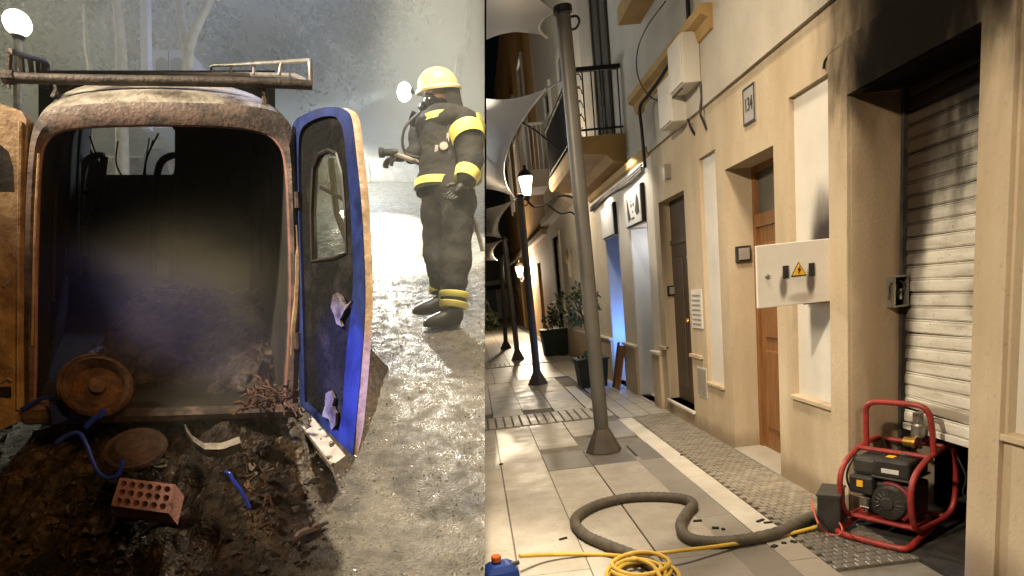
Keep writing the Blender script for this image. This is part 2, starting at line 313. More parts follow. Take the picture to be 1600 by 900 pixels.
# ---- ground of the street: bedding sheet, then every slab and sett that can be told apart
bed = MB().poly([(-6, -3, -0.022), (2.9, -3, -0.022), (2.9, 60, -0.022), (-6, 60, -0.022)])
pavement = struct('pavement', bed, m_joint)
def slab_mesh(name, lx, ly, m, t=0.022, ch=0.003, gap=0.0018):
    hx, hy = lx / 2 - gap, ly / 2 - gap; mb = MB()
    mb.loft([[(-hx, -hy, -t), (hx, -hy, -t), (hx, hy, -t), (-hx, hy, -t)], [(-hx, -hy, -ch), (hx, -hy, -ch), (hx, hy, -ch), (-hx, hy, -ch)],
             [(-hx + ch, -hy + ch, 0), (hx - ch, -hy + ch, 0), (hx - ch, hy - ch, 0), (-hx + ch, hy - ch, 0)]], caps=True)
    return mb.mesh(name, m)
me_slab = slab_mesh('paving_slab', 0.39, 0.80, m_slab); me_grey = slab_mesh('grey_paving_slab', 0.42, 0.80, m_slabgrey)
me_dark = slab_mesh('dark_paving_slab', 0.39, 0.58, m_slabdark); me_wht = slab_mesh('white_paving_slab', 0.17, 0.40, m_slabwhite)
me_sett = slab_mesh('sett', 0.058, 0.048, m_sett, ch=0.004, gap=0.003); me_bar = slab_mesh('ribbed_strip', 0.090, 0.62, m_slab, ch=0.007)
colx = [-0.51, -0.12, 0.275, 0.665]          # centre lines of the slab columns
def jit(): return random.uniform(-0.0015, 0.0015)
for ci, x in enumerate(colx + [1.06]):
    w = 0.39
    y = 2.45 - (0.4 if ci % 2 else 0.0)
    while y < 7.2:
        if not (ci >= 3 and 5.0 < y < 5.9) :
            o = piece('paving_slab', me_slab, pavement, (x, y + 0.4 - 0.0, jit()))
            if y + 0.8 > 7.22: o.scale = (1, (7.22 - y) / 0.8, 1); o.location.y = (y + 7.22) / 2
        y += 0.8
    for k in range(4): piece('paving_slab', me_slab, pavement, (x, 8.36 + 0.8 * k + (0.3 if ci % 2 else 0), jit()))
for k in range(2): piece('dark_paving_slab', me_dark, pavement, (0.665 + 0.39 * k, 5.55, 0.001))
piece('dark_paving_slab', me_dark, pavement, (1.40, 5.55, 0.002)).scale = (0.6, 1, 1)
for k in range(6):
    yy = 2.5 + 0.8 * k
    if 4.9 < yy < 5.9: continue
    piece('grey_paving_slab', me_grey, pavement, (1.36, yy + 0.1, jit())).scale = (0.52, 1, 1)
for k in range(12): piece('white_paving_slab', me_wht, pavement, (1.555, 2.45 + 0.4 * k, 0.002 + jit()))
n_sett = 0; rest = MB()
for r in range(88):
    for c in range(9):
        x = 1.675 + 0.058 * c + (0.029 if r % 2 else 0); y = 2.93 + 0.048 * r; z = random.uniform(-0.0015, 0.002)
        if x > 2.125: continue
        if n_sett < 296: piece('sett', me_sett, pavement, (x, y, z)); n_sett += 1
        else: rest.loft([[(x + a * 0.026, y + b * 0.021, z + h_) for a, b in ((-1, -1), (1, -1), (1, 1), (-1, 1))] for h_ in (-0.02, 0)], caps=True)
stuff('far_setts', rest, m_sett, 'far setts', pavement)
for k in range(17): piece('ribbed_strip', me_bar, pavement, (-0.05 + 0.1 * k, 7.62, 0.004))
for k in range(5): piece('white_paving_slab', me_wht, pavement, (1.35 + 0.0 * k, 8.1 + 0.4 * k, 0.002))
far = MB()
for k in range(26):
    for c in range(10):
        y = 11.6 + 0.82 * k
        if abs(y - 14.2) < 0.45: continue
        far.box((-2.1 + 0.42 * c, y, -0.012 + jit()), (0.205, 0.402, 0.012))
for c in range(40): far.box((-2.2 + 0.107 * c, 14.2, -0.010), (0.045, 0.38, 0.012))
for k in range(10):
    far.box((-1.6 + 0.42 * 0, 3, -0.4), (0.01, 0.01, 0.01))
for k in range(11):
    for c in range(4): far.box((1.56 + 0.18 * c + 0.04, 7.3 + 0.4 * k, -0.012), (0.086, 0.196, 0.012))
stuff('far_paving', far, m_farpave, 'far paving', pavement)
ext = MB().poly([(-6, 33, -0.004), (9, 33, -0.004), (9, 90, -0.004), (-6, 90, -0.004)])
struct('road', ext, m_farpave)

# ---- near house
SH = (2.61, 3.52, 0.0, 2.35); DR = (4.42, 5.26, 0.0, 2.30); D2 = (6.27, 7.12, 0.16, 2.31)
N1 = (3.72, 4.20, 0.64, 2.53); N2 = (5.45, 5.84, 0.52, 2.50); N3 = (1.2, 2.43, 0.74, 2.53)
house = thing('house', 'near cream stone house with burnt shutter doorway and wooden door', 'house', (FX, 4.4, 0))
part('facade_wall', wall_mb(0.6, 7.32, -0.02, 2.87, [SH, DR, D2, N1, N2, N3]), m_facade, house)
part('upper_wall', MB().span((FX - 0.03, 0.6, 2.87), (2.6, 7.32, 7.2)), m_upper, house)
for n in (N1, N2, N3):
    part('niche_panel', MB().span((FX + 0.035, n[0], n[2]), (2.6, n[1], n[3])), m_white, house)
    sl = MB().cbox((FX + 0.01, (n[0] + n[1]) / 2, n[2] - 0.012), (0.035, (n[1] - n[0]) / 2 + 0.012, 0.014), ch=0.004)
    part('niche_sill', sl, m_facade, house)
# stone surround of the shutter doorway, proud of the wall
pt = MB()
pt.span((FX - 0.022, 3.523, 0), (FX, 3.705, 2.353)).span((FX - 0.022, 2.445, 0), (FX, 2.607, 2.353)).span((FX - 0.022, 2.445, 2.353), (FX, 3.705, 2.63))
part('doorway_surround', pt, m_facade, house)
# ledge over the low plinth near the far door
part('plinth_ledge', MB().span((FX - 0.03, 7.12, 0.72), (FX + 0.02, 7.33, 0.75)), m_facade, house)
part('plinth_ledge', MB().span((FX - 0.03, 5.95, 0.72), (FX + 0.02, 6.27, 0.75)), m_facade, house)
part('door_step', MB().cbox((2.15, 6.695, 0.145), (0.075, 0.45, 0.015), ch=0.004), m_white, house)
part('threshold', MB().cbox((2.23, 4.84, 0.006), (0.145, 0.418, 0.012), ch=0.004), m_farpave, house)
part('plaster_ledge', MB().span((1.83, 3.3, 4.16), (FX - 0.03, 7.3, 4.32)), m_balc, house)
part('cornice', MB().prism([(FX, 5.3, 3.34), (FX - 0.05, 5.3, 3.36), (FX - 0.07, 5.3, 3.44), (FX - 0.13, 5.3, 3.47), (FX - 0.13, 5.3, 3.54), (FX, 5.3, 3.54)], (0, 2.35, 0)), m_balc, house)
# burnt room behind the shutter
rm = MB().span((2.6, 1.6, -0.02), (4.2, 1.7, 2.8)).span((2.6, 4.25, -0.02), (4.2, 4.35, 2.8)).span((4.2, 1.6, -0.02), (4.3, 4.35, 2.8)).span((2.6, 1.6, 2.6), (4.2, 4.35, 2.7)).span((2.6, 1.7, -0.02), (4.2, 4.25, -0.01))
part('burnt_room', rm, m_black, house)
part('sooty_floor', MB().span((2.08, 2.62, -0.02), (2.6, 3.51, 0.003)), m_black, house)
deb = MB()
for k in range(26): deb.ball((random.uniform(2.45, 3.4), random.uniform(2.6, 3.5), 0.03), (random.uniform(.03, .12), random.uniform(.03, .12), random.uniform(.03, .09)), n=6, m=4)
stuff('charred_rubble', deb, m_black, 'rubble', house)
# roller shutter: each slat its own piece, curved front
shut = part('shutter_guide', MB().span((2.37, 3.49, 0.0), (2.43, 3.515, 2.35)).span((2.37, 2.615, 0.0), (2.43, 2.64, 2.35)), m_black, house)
sp, W2 = 0.0735, 0.44
prof = [(0.0, 0.0), (-0.001, 0.003), (-0.006, 0.007), (-0.007, 0.030), (-0.006, 0.053), (-0.003, 0.057), (0.001, 0.059), (0.001, 0.062), (-0.003, 0.064), (-0.003, 0.067), (0.0, 0.070), (0.004, 0.070), (0.004, 0.0)]
sm = MB(); nseg = 10
loops = [[(x, -W2 + 2 * W2 * i / nseg, z) for x, z in prof] for i in range(nseg + 1)]
sm.loft(loops, caps=True); me_slat = sm.mesh('shutter_slat', m_slat)
zb = 0.555
for k in range(25):
    o = piece('shutter_slat', me_slat, house, (2.40 + random.uniform(-.004, .004), 3.065, zb + sp * k))
    o.rotation_euler = (random.uniform(-0.012, 0.012) + (0.02 if k < 3 else 0) - 0.02 * max(0, k - 14) / 8, random.uniform(-0.03, 0.04), 0)
part('bottom_rail', MB().cbox((2.40, 3.065, zb - 0.022), (0.018, 0.44, 0.018), ch=0.004), m_slat, house)
# wooden door
dx = 2.335
dl = part('door', MB().span((dx, DR[0] + 0.05, 0.012), (dx + 0.04, DR[1] - 0.05, 1.83)), m_wood, house)
for (a, b) in ((0.2, 0.85), (0.95, 1.7)):
    part('door_panel', MB().cbox((dx - 0.004, 4.84, (a + b) / 2), (0.012, 0.27, (b - a) / 2), ch=0.01), m_wood, dl)
part('door_handle', MB().tube([(dx, 4.53, 1.0), (dx - 0.05, 4.53, 1.0), (dx - 0.05, 4.53, 1.13), (dx, 4.53, 1.13)], 0.009, 6), m_iron, dl)
part('door_frame', MB().span((dx - 0.02, DR[0], 0.012), (dx + 0.06, DR[0] + 0.05, 2.3)).span((dx - 0.02, DR[1] - 0.05, 0.012), (dx + 0.06, DR[1], 2.3)).span((dx - 0.02, DR[0] + 0.05, 1.83), (dx + 0.06, DR[1] - 0.05, 1.93)).span((dx - 0.02, DR[0] + 0.05, 2.25), (dx + 0.06, DR[1] - 0.05, 2.3)), m_wood, house)
part('transom_pane', MB().span((dx + 0.01, DR[0] + 0.05, 1.93), (dx + 0.02, DR[1] - 0.05, 2.25)), m_glass_d, house)
# far dark door
dx = 2.215
d2 = part('dark_door', MB().span((dx, D2[0], 0.16), (dx + 0.05, D2[1], 1.85)), m_darkwood, house)
for y in (6.47, 6.9):
    part('door_panel', MB().cbox((dx - 0.004, y, 1.0), (0.012, 0.15, 0.7), ch=0.012), m_darkwood, d2)
part('door_pull', MB().ball((dx - 0.03, 6.6, 1.05), 0.025, n=8, m=6), m_brass, d2)
part('dark_transom', MB().span((dx + 0.005, D2[0], 1.9), (dx + 0.03, D2[1], 2.31)).span((dx - 0.01, D2[0], 1.85), (dx + 0.05, D2[1], 1.9)), m_darkwood, house)
def onjamb(name, px, py, y, w, hgt, frame, face, host, label, cat):
    c = dep(px, py, y); t = thing(name, label, cat, c)
    part('frame', MB().cbox(c + np.array([0, -0.012, 0]), (w, 0.012, hgt), ch=0.004), frame, t)
    part('panel', MB().cbox(c + np.array([0.004, -0.027, 0]), (w * 0.72, 0.005, hgt * 0.72), ch=0.002), face, t)
    return t
onjamb('intercom', 1160, 397, 5.26, 0.062, 0.064, m_plastic_b, m_greyplastic, house, 'small square intercom with dark frame beside the wooden door', 'intercom')
onjamb('name_plate', 1050, 454, 7.12, 0.055, 0.055, m_iron, m_greyplastic, house, 'small grey plate on the jamb beside the dark narrow door', 'plate')
np_ = thing('house_number', 'white tile with the house number 134 above the wooden door', 'house number', fac(1172, 163, FX))
cN = fac(1172.5, 163.5, FX); part('tile', MB().cbox(cN + np.array([-0.006, 0, 0]), (0.007, 0.095, 0.125), ch=0.002), m_greyplastic, np_)
part('tile_border', MB().span(cN + np.array([-0.015, -0.095, -0.125]), cN + np.array([-0.012, 0.095, -0.11])).span(cN + np.array([-0.015, -0.095, 0.11]), cN + np.array([-0.012, 0.095, 0.125])).span(cN + np.array([-0.015, 0.083, -0.11]), cN + np.array([-0.012, 0.095, 0.11])).span(cN + np.array([-0.015, -0.095, -0.11]), cN + np.array([-0.012, -0.083, 0.11])), m_iron, np_)
part('digits', text_mb('134', 0.088, cN + np.array([-0.015, 0, 0]), -YR, ZR * 1.5), m_iron, np_)
cG = fac(1090, 483, FX); gv = thing('vent_grille', 'pale slotted vent plate between the two doors', 'vent', cG)
part('plate', MB().cbox(cG + np.array([-0.005, 0, 0]), (0.006, 0.14, 0.18), ch=0.002), m_white, gv)
for k in range(7): part('slot', MB().cbox(cG + np.array([-0.013, 0, -0.14 + 0.045 * k]), (0.002, 0.11, 0.008), ch=0.001), m_greyplastic, gv)
cG = fac(1098, 597, FX); gs = thing('meter_cabinet', 'small grey cabinet door low on the wall between the two doors', 'cabinet', cG)
part('cabinet_door', MB().cbox(cG + np.array([-0.005, 0, 0]), (0.006, 0.11, 0.13), ch=0.002), m_greyplastic, gs)
part('cabinet_frame', MB().span(cG + np.array([-0.003, -0.125, -0.145]), cG + np.array([0.0, 0.125, 0.145])), m_white, gs)
# burnt electrical cabinet with its door swung open across the niche
hp = dep(1300, 372, 3.715); b0 = dep(1300, 470, 3.715)
fb = thing('electrical_cabinet', 'white electrical cabinet with open scorched door and yellow warning triangle', 'cabinet', (FX, 3.72, 1.3))
cz = (hp[2] + b0[2]) / 2; ch_ = (hp[2] - b0[2]) / 2; tl = dep(1184, 378, 3.715); Wd = FX - tl[0]
part('box', MB().span((FX - 0.03, 3.735, cz - ch_), (FX + 0.02, 4.02, cz + ch_)), m_boxpaint, fb)
dd = part('open_door', MB().cbox((FX - 0.03 - Wd / 2 + 0.015, 3.715, cz), (Wd / 2, 0.010, ch_), ch=0.004), mat('scorched_paint', (0.66, 0.62, 0.55), (0.6, 0.55, 0.48), 5, 0.45, stains=[((FX - 0.30, 3.7, cz - 0.07), (0.04, 0.2, 0.12), (0.10, 0.07, 0.05), 0.85), ((FX - 0.135, 3.7, cz - 0.05), (0.04, 0.2, 0.12), (0.06, 0.04, 0.03), 0.9), ((FX - 0.2, 3.7, cz - 0.14), (0.12, 0.2, 0.05), (0.2, 0.15, 0.1), 0.5)]), fb)
for x in (FX - 0.285, FX - 0.13): part('slot', MB().cbox((x, 3.702, cz + 0.015), (0.017, 0.004, 0.036), ch=0.002), m_black, dd)
part('lock', MB().lathe((FX - 0.395, 3.706, cz + 0.0), [(0.013, 0), (0.013, 0.008), (0.006, 0.010)], (0, -1, 0), 10), m_steel, dd)
tc = np.array([FX - 0.208, 3.7, cz + 0.018])
tri = lambda s, y: [tc + np.array([-s, y, -s * 0.75]), tc + np.array([s, y, -s * 0.75]), tc + np.array([0, y, s])]
part('warning_triangle', MB().prism(tri(0.046, 0.004), (0, -0.003, 0)), m_iron, dd)
part('triangle_face', MB().prism(tri(0.038, 0.0), (0, -0.003, 0)), m_yellow, dd)
part('lightning_bolt', MB().prism([tc + np.array([x, -0.004, z]) for x, z in ((0.006, 0.024), (-0.010, 0.0), (-0.001, 0.0), (-0.006, -0.022), (0.011, 0.006), (0.002, 0.006))], (0, -0.002, 0)), m_iron, dd)
part('edge_rail', MB().span((FX - 0.16, 3.728, cz - ch_ - 0.006), (FX - 0.02, 3.75, cz - ch_ + 0.006)), m_iron, dd)
# burnt switch box on the doorway jamb
cB = dep(1396, 455, 3.52); sw = thing('switch_box', 'burnt open switch box on the doorway jamb beside the shutter', 'switch box', cB)
fr = MB()
for a, b in (((-.042, -.07, -.085), (-.034, 0, .085)), ((.034, -.07, -.085), (.042, 0, .085)), ((-.034, -.07, .077), (.034, 0, .085)), ((-.034, -.07, -.085), (.034, 0, -.077))): fr.span(cB + np.array(a), cB + np.array(b))
part('box_frame', fr, m_steel, sw)
part('box_back', MB().span(cB + np.array([-.034, -0.006, -.077]), cB + np.array([.034, 0, .077])), m_black, sw)
part('fuse', MB().lathe(cB + np.array([.012, -.04, -.045]), [(.009, 0), (.009, .05), (.005, .06)], n=8), m_label, sw)
part('fuse', MB().lathe(cB + np.array([-.012, -.04, -.03]), [(.008, 0), (.008, .07)], n=8), m_engine2, sw)
part('loose_wire', MB().tube(spline([cB + np.array(p) for p in ((-.03, -.04, .05), (-.06, -.06, .04), (-.055, -.05, -.01), (-.065, -.06, -.04))]), .005, 5).tube(spline([cB + np.array(p) for p in ((0, -.05, .06), (.02, -.06, .03), (0, -.05, -.02))]), .004, 5), m_black, sw)
# wiring high on the wall
def jbox(name, x0, y0, z0, x1, y1, z1, label):
    c = np.array([(x0 + x1) / 2, (y0 + y1) / 2, (z0 + z1) / 2]); t = thing(name, label, 'junction box', c)
    part('box', MB().cbox(c, (abs(x1 - x0) / 2, abs(y1 - y0) / 2, abs(z1 - z0) / 2), ch=0.01), m_white, t)
    part('lid', MB().cbox((x0 - 0.006, c[1], c[2]), (0.008, abs(y1 - y0) / 2 * 0.94, abs(z1 - z0) / 2 * 0.94), ch=0.004), m_white, t)
    return t
a = dep(1068, 130, 5.6); b = dep(1102, 46, 5.6)
jbox('junction_box', a[0], 5.6, a[2], FX - 0.031, 5.95, b[2], 'upper white junction box among black cables high on the wall')
a = dep(1050, 190, 6.0); b = dep(1080, 112, 6.0)
jbox('junction_box', a[0], 6.0, a[2], FX - 0.0, 6.35, b[2], 'lower white junction box hanging below the cable bundle')
def cable(pxs, x, r, label, name='cable', n=6):
    P = [dep(p[0], p[1], p[2]) if len(p) == 3 else fac(p[0], p[1], x) for p in pxs]
    return single(name, MB().tube(spline(P, 6), r, n), m_iron, label, 'cable', P[0], smooth=True)
cable([(1068, 86, 5.9), (1050, 95), (1030, 125), (1012, 150), (1000, 168), (1003, 205), (1008, 262)], 1.95, 0.018, 'thick black cable drooping left from the junction boxes')
cable([(1040, 2), (1012, 40), (997, 75), (995, 110), (1006, 140), (1025, 156), (1048, 154), (1066, 138)], 1.95, 0.006, 'thin loose cable looping below the ledge')
cable([(1074, -20, 5.75), (1075, 10, 5.75), (1077, 47, 5.75)], 1.95, 0.02, 'black cable running down into the upper junction box')
cable([(1094, 128, 5.6), (1096, 150, 5.6), (1094, 175, 5.6), (1099, 190, 5.6), (1104, 203, 5.6)], 2.0, 0.010, 'short black cable end hanging under the upper junction box')
cable([(1074, 186, 5.9), (1082, 205, 5.9), (1090, 214, 5.9), (1103, 226, 5.9)], 2.0, 0.011, 'frayed cable end hanging under the lower junction box')
cable([(1287, 108), (1289, 96), (1296, 86), (1305, 78), (1317, 70)], 2.085, 0.008, 'short black cable end at the corner of the doorway surround')

# ---- shop house
S2 = (7.63, 8.45, 0.0, 2.60); S1 = (9.12, 10.0, 0.0, 2.60)
shop = thing('shop_house', 'white shop house with two recessed doorways and dark iron balcony', 'building', (FX, 9, 0))
part('facade_wall', wall_mb(7.32, 10.95, -0.02, 2.95, [S2, S1], FX, 2.62), m_shopwall, shop)
part('upper_wall', MB().span((FX + 0.01, 7.32, 2.95), (2.62, 10.95, 7.5)), m_upper, shop)
for (y0, y1) in ((7.32, 7.63), (8.45, 9.12), (10.0, 10.95)):
    part('plinth', MB().span((FX - 0.035, y0, -0.02), (FX, y1, 0.64)), m_facade, shop)
    part('plinth_cap', MB().cbox((FX - 0.02, (y0 + y1) / 2, 0.66), (0.04, (y1 - y0) / 2 + 0.01, 0.018), ch=0.006), m_shopwall, shop)
for (y0, y1) in ((7.63, 8.45), (9.12, 10.0)):
    part('shop_door', MB().span((2.55, y0, 0), (2.60, y1, 2.6)), m_shopin, shop)
    part('jamb_lining', MB().span((FX + 0.01, y1 - 0.012, 0), (2.55, y1 - 0.001, 2.18)), m_shopin, shop)
    part('door_glass', MB().span((2.53, y0 + 0.1, 0.1), (2.548, y1 - 0.1, 2.1)), m_glass_d, shop)
def sign(y0, y1, label, logo):
    c = np.array([FX - 0.03, (y0 + y1) / 2, 2.4]); t = thing('shop_sign', label, 'sign', c)
    part('sign_case', MB().cbox((FX + 0.03, c[1], 2.4), (0.075, (y1 - y0) / 2 - 0.002, 0.215), ch=0.006), m_iron, t)
    part('sign_face', MB().cbox((FX - 0.048, c[1], 2.4), (0.006, (y1 - y0) / 2 - 0.03, 0.205), ch=0.003), m_boxpaint, t)
    part('soffit', MB().span((FX - 0.03, y0 + 0.003, 2.165), (2.5, y1 - 0.003, 2.18)), m_greyplastic, t)
    if logo:
        def blob(pts): return MB().prism([(FX - 0.054, c[1] - a, 2.4 + b) for a, b in pts], (-0.004, 0, 0))
        part('logo_ear', blob([(-0.26, 0.12), (-0.20, 0.06), (-0.17, -0.02), (-0.10, -0.13), (-0.22, -0.16), (-0.25, -0.05)]), m_iron, t)
        part('logo_ear', blob([(0.22, 0.13), (0.30, 0.06), (0.32, -0.10), (0.20, -0.12), (0.12, -0.06), (0.17, 0.02)]), m_iron, t)
        for a in (-0.05, 0.06): part('logo_eye', blob([(a - .022, .04), (a + .022, .04), (a + .022, .0), (a - .022, .0)]), m_iron, t)
        part('logo_nose', blob([(-.02, -.05), (.03, -.05), (.005, -.075)]), m_iron, t)
        part('logo_mouth', blob([(-.06, -.125), (.07, -.125), (.07, -.145), (-.06, -.145)]), m_iron, t)
        part('logo_brow', blob([(-.08, .085), (-.02, .075), (-.02, .06), (-.08, .07)]), m_iron, t)
    return t
sign(7.63, 8.45, 'bright white sign with a black animal face over the nearer shop doorway', True)
sign(9.12, 10.0, 'plain white sign in a dark case over the bluish shop doorway', False)
cL = fac(1046, 268, FX); al = thing('alarm_box', 'small grey box on the wall above the dark narrow door', 'box', cL)
part('case', MB().cbox(cL + np.array([-0.03, 0, 0]), (0.035, 0.04, 0.07), ch=0.008), m_greyplastic, al)
part('lens', MB().ball(cL + np.array([-0.05, 0, -0.07]), 0.022, n=8, m=6), m_label, al)
# balcony of the shop house
BY0, BY1, BX = 8.42, 11.4, 1.50
part('balcony_slab', MB().prism([(FX + 0.02, BY0, 2.98), (1.95, BY0, 3.02), (1.86, BY0, 3.10), (BX + 0.04, BY0, 3.14), (BX, BY0, 3.2), (BX, BY0, 3.34), (FX + 0.02, BY0, 3.34)], (0, BY1 - BY0, 0)), m_balc, shop)
rl = MB().cbox(((BX + FX) / 2, BY0 + 0.02, 4.12), ((FX - BX) / 2, 0.03, 0.025), ch=0.004).cbox((BX + 0.02, (BY0 + BY1) / 2, 4.12), (0.03, (BY1 - BY0) / 2, 0.025), ch=0.004)
rl.cbox(((BX + FX) / 2, BY0 + 0.02, 3.42), ((FX - BX) / 2, 0.012, 0.012), ch=0.003).cbox((BX + 0.02, (BY0 + BY1) / 2, 3.42), (0.012, (BY1 - BY0) / 2, 0.012), ch=0.003)
part('balcony_rail', rl, m_iron, shop)
me_bl = MB().tube([(0, 0, 3.34), (0, 0, 4.1)], 0.009, 6).mesh('baluster', m_iron)
for k in range(6): piece('baluster', me_bl, shop, (BX + 0.02 + 0.11 * k, BY0 + 0.02, 0))
for k in range(1, 26): piece('baluster', me_bl, shop, (BX + 0.02, BY0 + 0.02 + 0.115 * k, 0))
sc = MB()
for k in range(4):
    zc = 3.52 + 0.16 * k; sc.tube(spline([(BX + 0.075 + 0.04 * math.cos(t), BY0 + 0.02, zc + 0.075 * math.sin(t)) for t in np.linspace(0, 5.2, 9)], 3), 0.007, 5)
part('scroll_work', sc, m_iron, shop)
for i, (y0, y1) in enumerate(((8.9, 9.9),)):
    wf = part('balcony_door', MB().span((FX - 0.02, y0, 3.34), (FX + 0.009, y0 + 0.09, 5.9)).span((FX - 0.02, y1 - 0.09, 3.34), (FX + 0.009, y1, 5.9)).span((FX - 0.02, (y0 + y1) / 2 - .05, 3.34), (FX + 0.009, (y0 + y1) / 2 + .05, 5.9)), m_darkwood, shop)
    part('pane', MB().span((FX - 0.004, y0 + 0.09, 3.36), (FX + 0.008, (y0 + y1) / 2 - .05, 5.9)).span((FX - 0.004, (y0 + y1) / 2 + .05, 3.36), (FX + 0.008, y1 - 0.09, 5.9)), m_glass_d, wf)
part('string_course', MB().prism([(FX + 0.005, 7.33, 2.84), (FX - 0.04, 7.33, 2.87), (FX - 0.07, 7.33, 2.93), (FX + 0.005, 7.33, 2.95)], (0, 3.6, 0)), m_balc, shop)
cb = MB()
for k in range(3): cb.tube(spline([(FX - 0.03, 7.6, 2.80 - .03 * k), (FX - 0.045, 8.3, 2.77 - .03 * k), (FX - 0.03, 9.4, 2.79 - .02 * k), (FX - 0.04, 10.8, 2.76 - .03 * k)], 6), 0.012, 5)
single('cable_bundle', cb, m_iron, 'bundle of cables clipped along the wall under the balcony', 'cables', (FX - 0.03, 7.6, 2.8))

# ---- white house with the tall blue door, ochre house behind
wh = thing('white_house', 'white house with tall blue grey door beyond the shops', 'building', (FX, 14, 0))
DO = (15.1, 16.3, 0.0, 2.75); AR = (13.6, 14.2, 1.75, 2.3)
part('facade_wall', wall_mb(10.95, 17.6, -0.02, 3.3, [DO, AR], FX + 0.02, 2.62), m_shopwall, wh)
part('upper_wall', MB().span((FX + 0.03, 10.95, 3.3), (2.62, 17.6, 11)), m_shopwall, wh)
part('plinth', MB().span((FX - 0.01, 10.95, -0.02), (FX + 0.02, 15.1, 0.62)), m_facade, wh)
part('niche_back', MB().span((2.2, 13.6, 1.75), (2.3, 14.2, 2.3)), m_balc, wh)
part('niche_arch', MB().tube([(FX, 13.9 + 0.32 * math.cos(t), 2.05 + 0.28 * math.sin(t)) for t in np.linspace(0, math.pi, 9)], 0.03, 6), m_facade, wh)
dr = part('blue_door', MB().span((2.25, 15.1, 0), (2.31, 16.3, 2.75)), m_bluedoor, wh)
for y in (15.4, 16.0): part('door_panel', MB().cbox((2.245, y, 1.2), (0.012, 0.2, 0.85), ch=0.01), m_bluedoor, dr); part('door_pane', MB().cbox((2.245, y, 2.4), (0.012, 0.2, 0.22), ch=0.01), m_glass_d, dr)
part('door_frame', MB().span((FX - 0.02, 15.02, 0), (FX + 0.1, 15.1, 2.83)).span((FX - 0.02, 16.3, 0), (FX + 0.1, 16.38, 2.83)).span((FX - 0.02, 15.1, 2.75), (FX + 0.1, 16.3, 2.83)), m_shopwall, wh)
part('cornice', MB().prism([(FX + 0.02, 10.96, 3.1), (FX - 0.1, 10.96, 3.2), (FX - 0.14, 10.96, 3.32), (FX + 0.02, 10.96, 3.32)], (0, 6.6, 0)), m_facade, wh)
for y in (12.3, 14.6):
    w = part('window', MB().span((FX - 0.03, y, 3.9), (FX + 0.028, y + 0.12, 5.9)).span((FX - 0.03, y + 0.88, 3.9), (FX + 0.028, y + 1.0, 5.9)).span((FX - 0.03, y + 0.12, 5.2), (FX + 0.028, y + 0.88, 5.3)).span((FX - 0.03, y + 0.12, 5.78), (FX + 0.028, y + 0.88, 5.9)), m_boxpaint, wh)
    part('pane', MB().span((FX + 0.0, y + 0.12, 3.9), (FX + 0.025, y + 0.88, 5.78)), m_glass_d, w)
part('balcony_slab', MB().span((1.60, 16.2, 4.0), (FX + 0.03, 17.5, 4.4)), m_shopwall, wh)
rl = MB().span((1.60, 16.2, 5.42), (1.64, 17.5, 5.47)).span((1.64, 16.2, 5.42), (FX, 16.24, 5.47)); part('balcony_rail', rl, m_boxpaint, wh)
me_b2 = MB().span((-.015, -.015, 4.4), (.015, .015, 5.42)).mesh('baluster', m_boxpaint)
for k in range(5): piece('baluster', me_b2, wh, (1.64 + 0.10 * k, 16.22, 0))
for k in range(1, 12): piece('baluster', me_b2, wh, (1.62, 16.22 + 0.115 * k, 0))
oh = thing('ochre_house', 'ochre house at the far end of the row behind the masts', 'building', (FX, 22, 0))
part('facade_wall', wall_mb(17.6, 34, -0.02, 11.5, [(20, 21, 0, 2.4), (24, 25, 0, 2.4), (28, 29, 0, 2.4), (20, 21.2, 5.0, 8.2), (24, 25.2, 5.0, 8.2), (28, 29.2, 5.0, 8.2)], FX + 0.05, 2.6), m_orange, oh)
for y in (20, 24, 28): part('door', MB().span((2.3, y, 0), (2.36, y + 1, 2.4)), m_darkwood, oh)
for y in (20, 24, 28):
    w = part('window', MB().span((FX - 0.02, y - .12, 4.9), (FX + .06, y, 8.3)).span((FX - 0.02, y + 1.2, 4.9), (FX + .06, y + 1.32, 8.3)).span((FX - .02, y, 8.2), (FX + .06, y + 1.2, 8.3)).span((FX + .0, y, 6.9), (FX + .06, y + 1.2, 7.0)).span((FX + 0, y + .56, 5), (FX + .06, y + .64, 6.9)), m_boxpaint, oh); part('pane', MB().span((2.3, y, 5.0), (2.36, y + 1.2, 8.2)), m_glass_d, w)
part('cornice', MB().span((FX - 0.1, 17.62, 3.0), (FX + 0.05, 34, 3.15)), m_facade, oh)
ph = thing('pale_building', 'pale building closing the far end of the street', 'building', (0, 46, 0))
part('facade_wall', MB().span((-9, 46, -0.1), (9, 47, 2.6)), m_shopwall, ph)
part('upper_wall', MB().span((-9, 46.2, 2.6), (9, 47, 5.5)), m_darkwood, ph)
for x in (-6, -3, 0.4, 3.2): part('doorway', MB().span((x, 45.95, 0), (x + 1.2, 46.05, 2.1)), m_bluedoor, ph)
part('awning', MB().prism([(-2, 46, 2.3), (-2, 44.8, 2.0), (-2, 46, 2.1)], (7, 0, 0)), m_darkwood, ph)

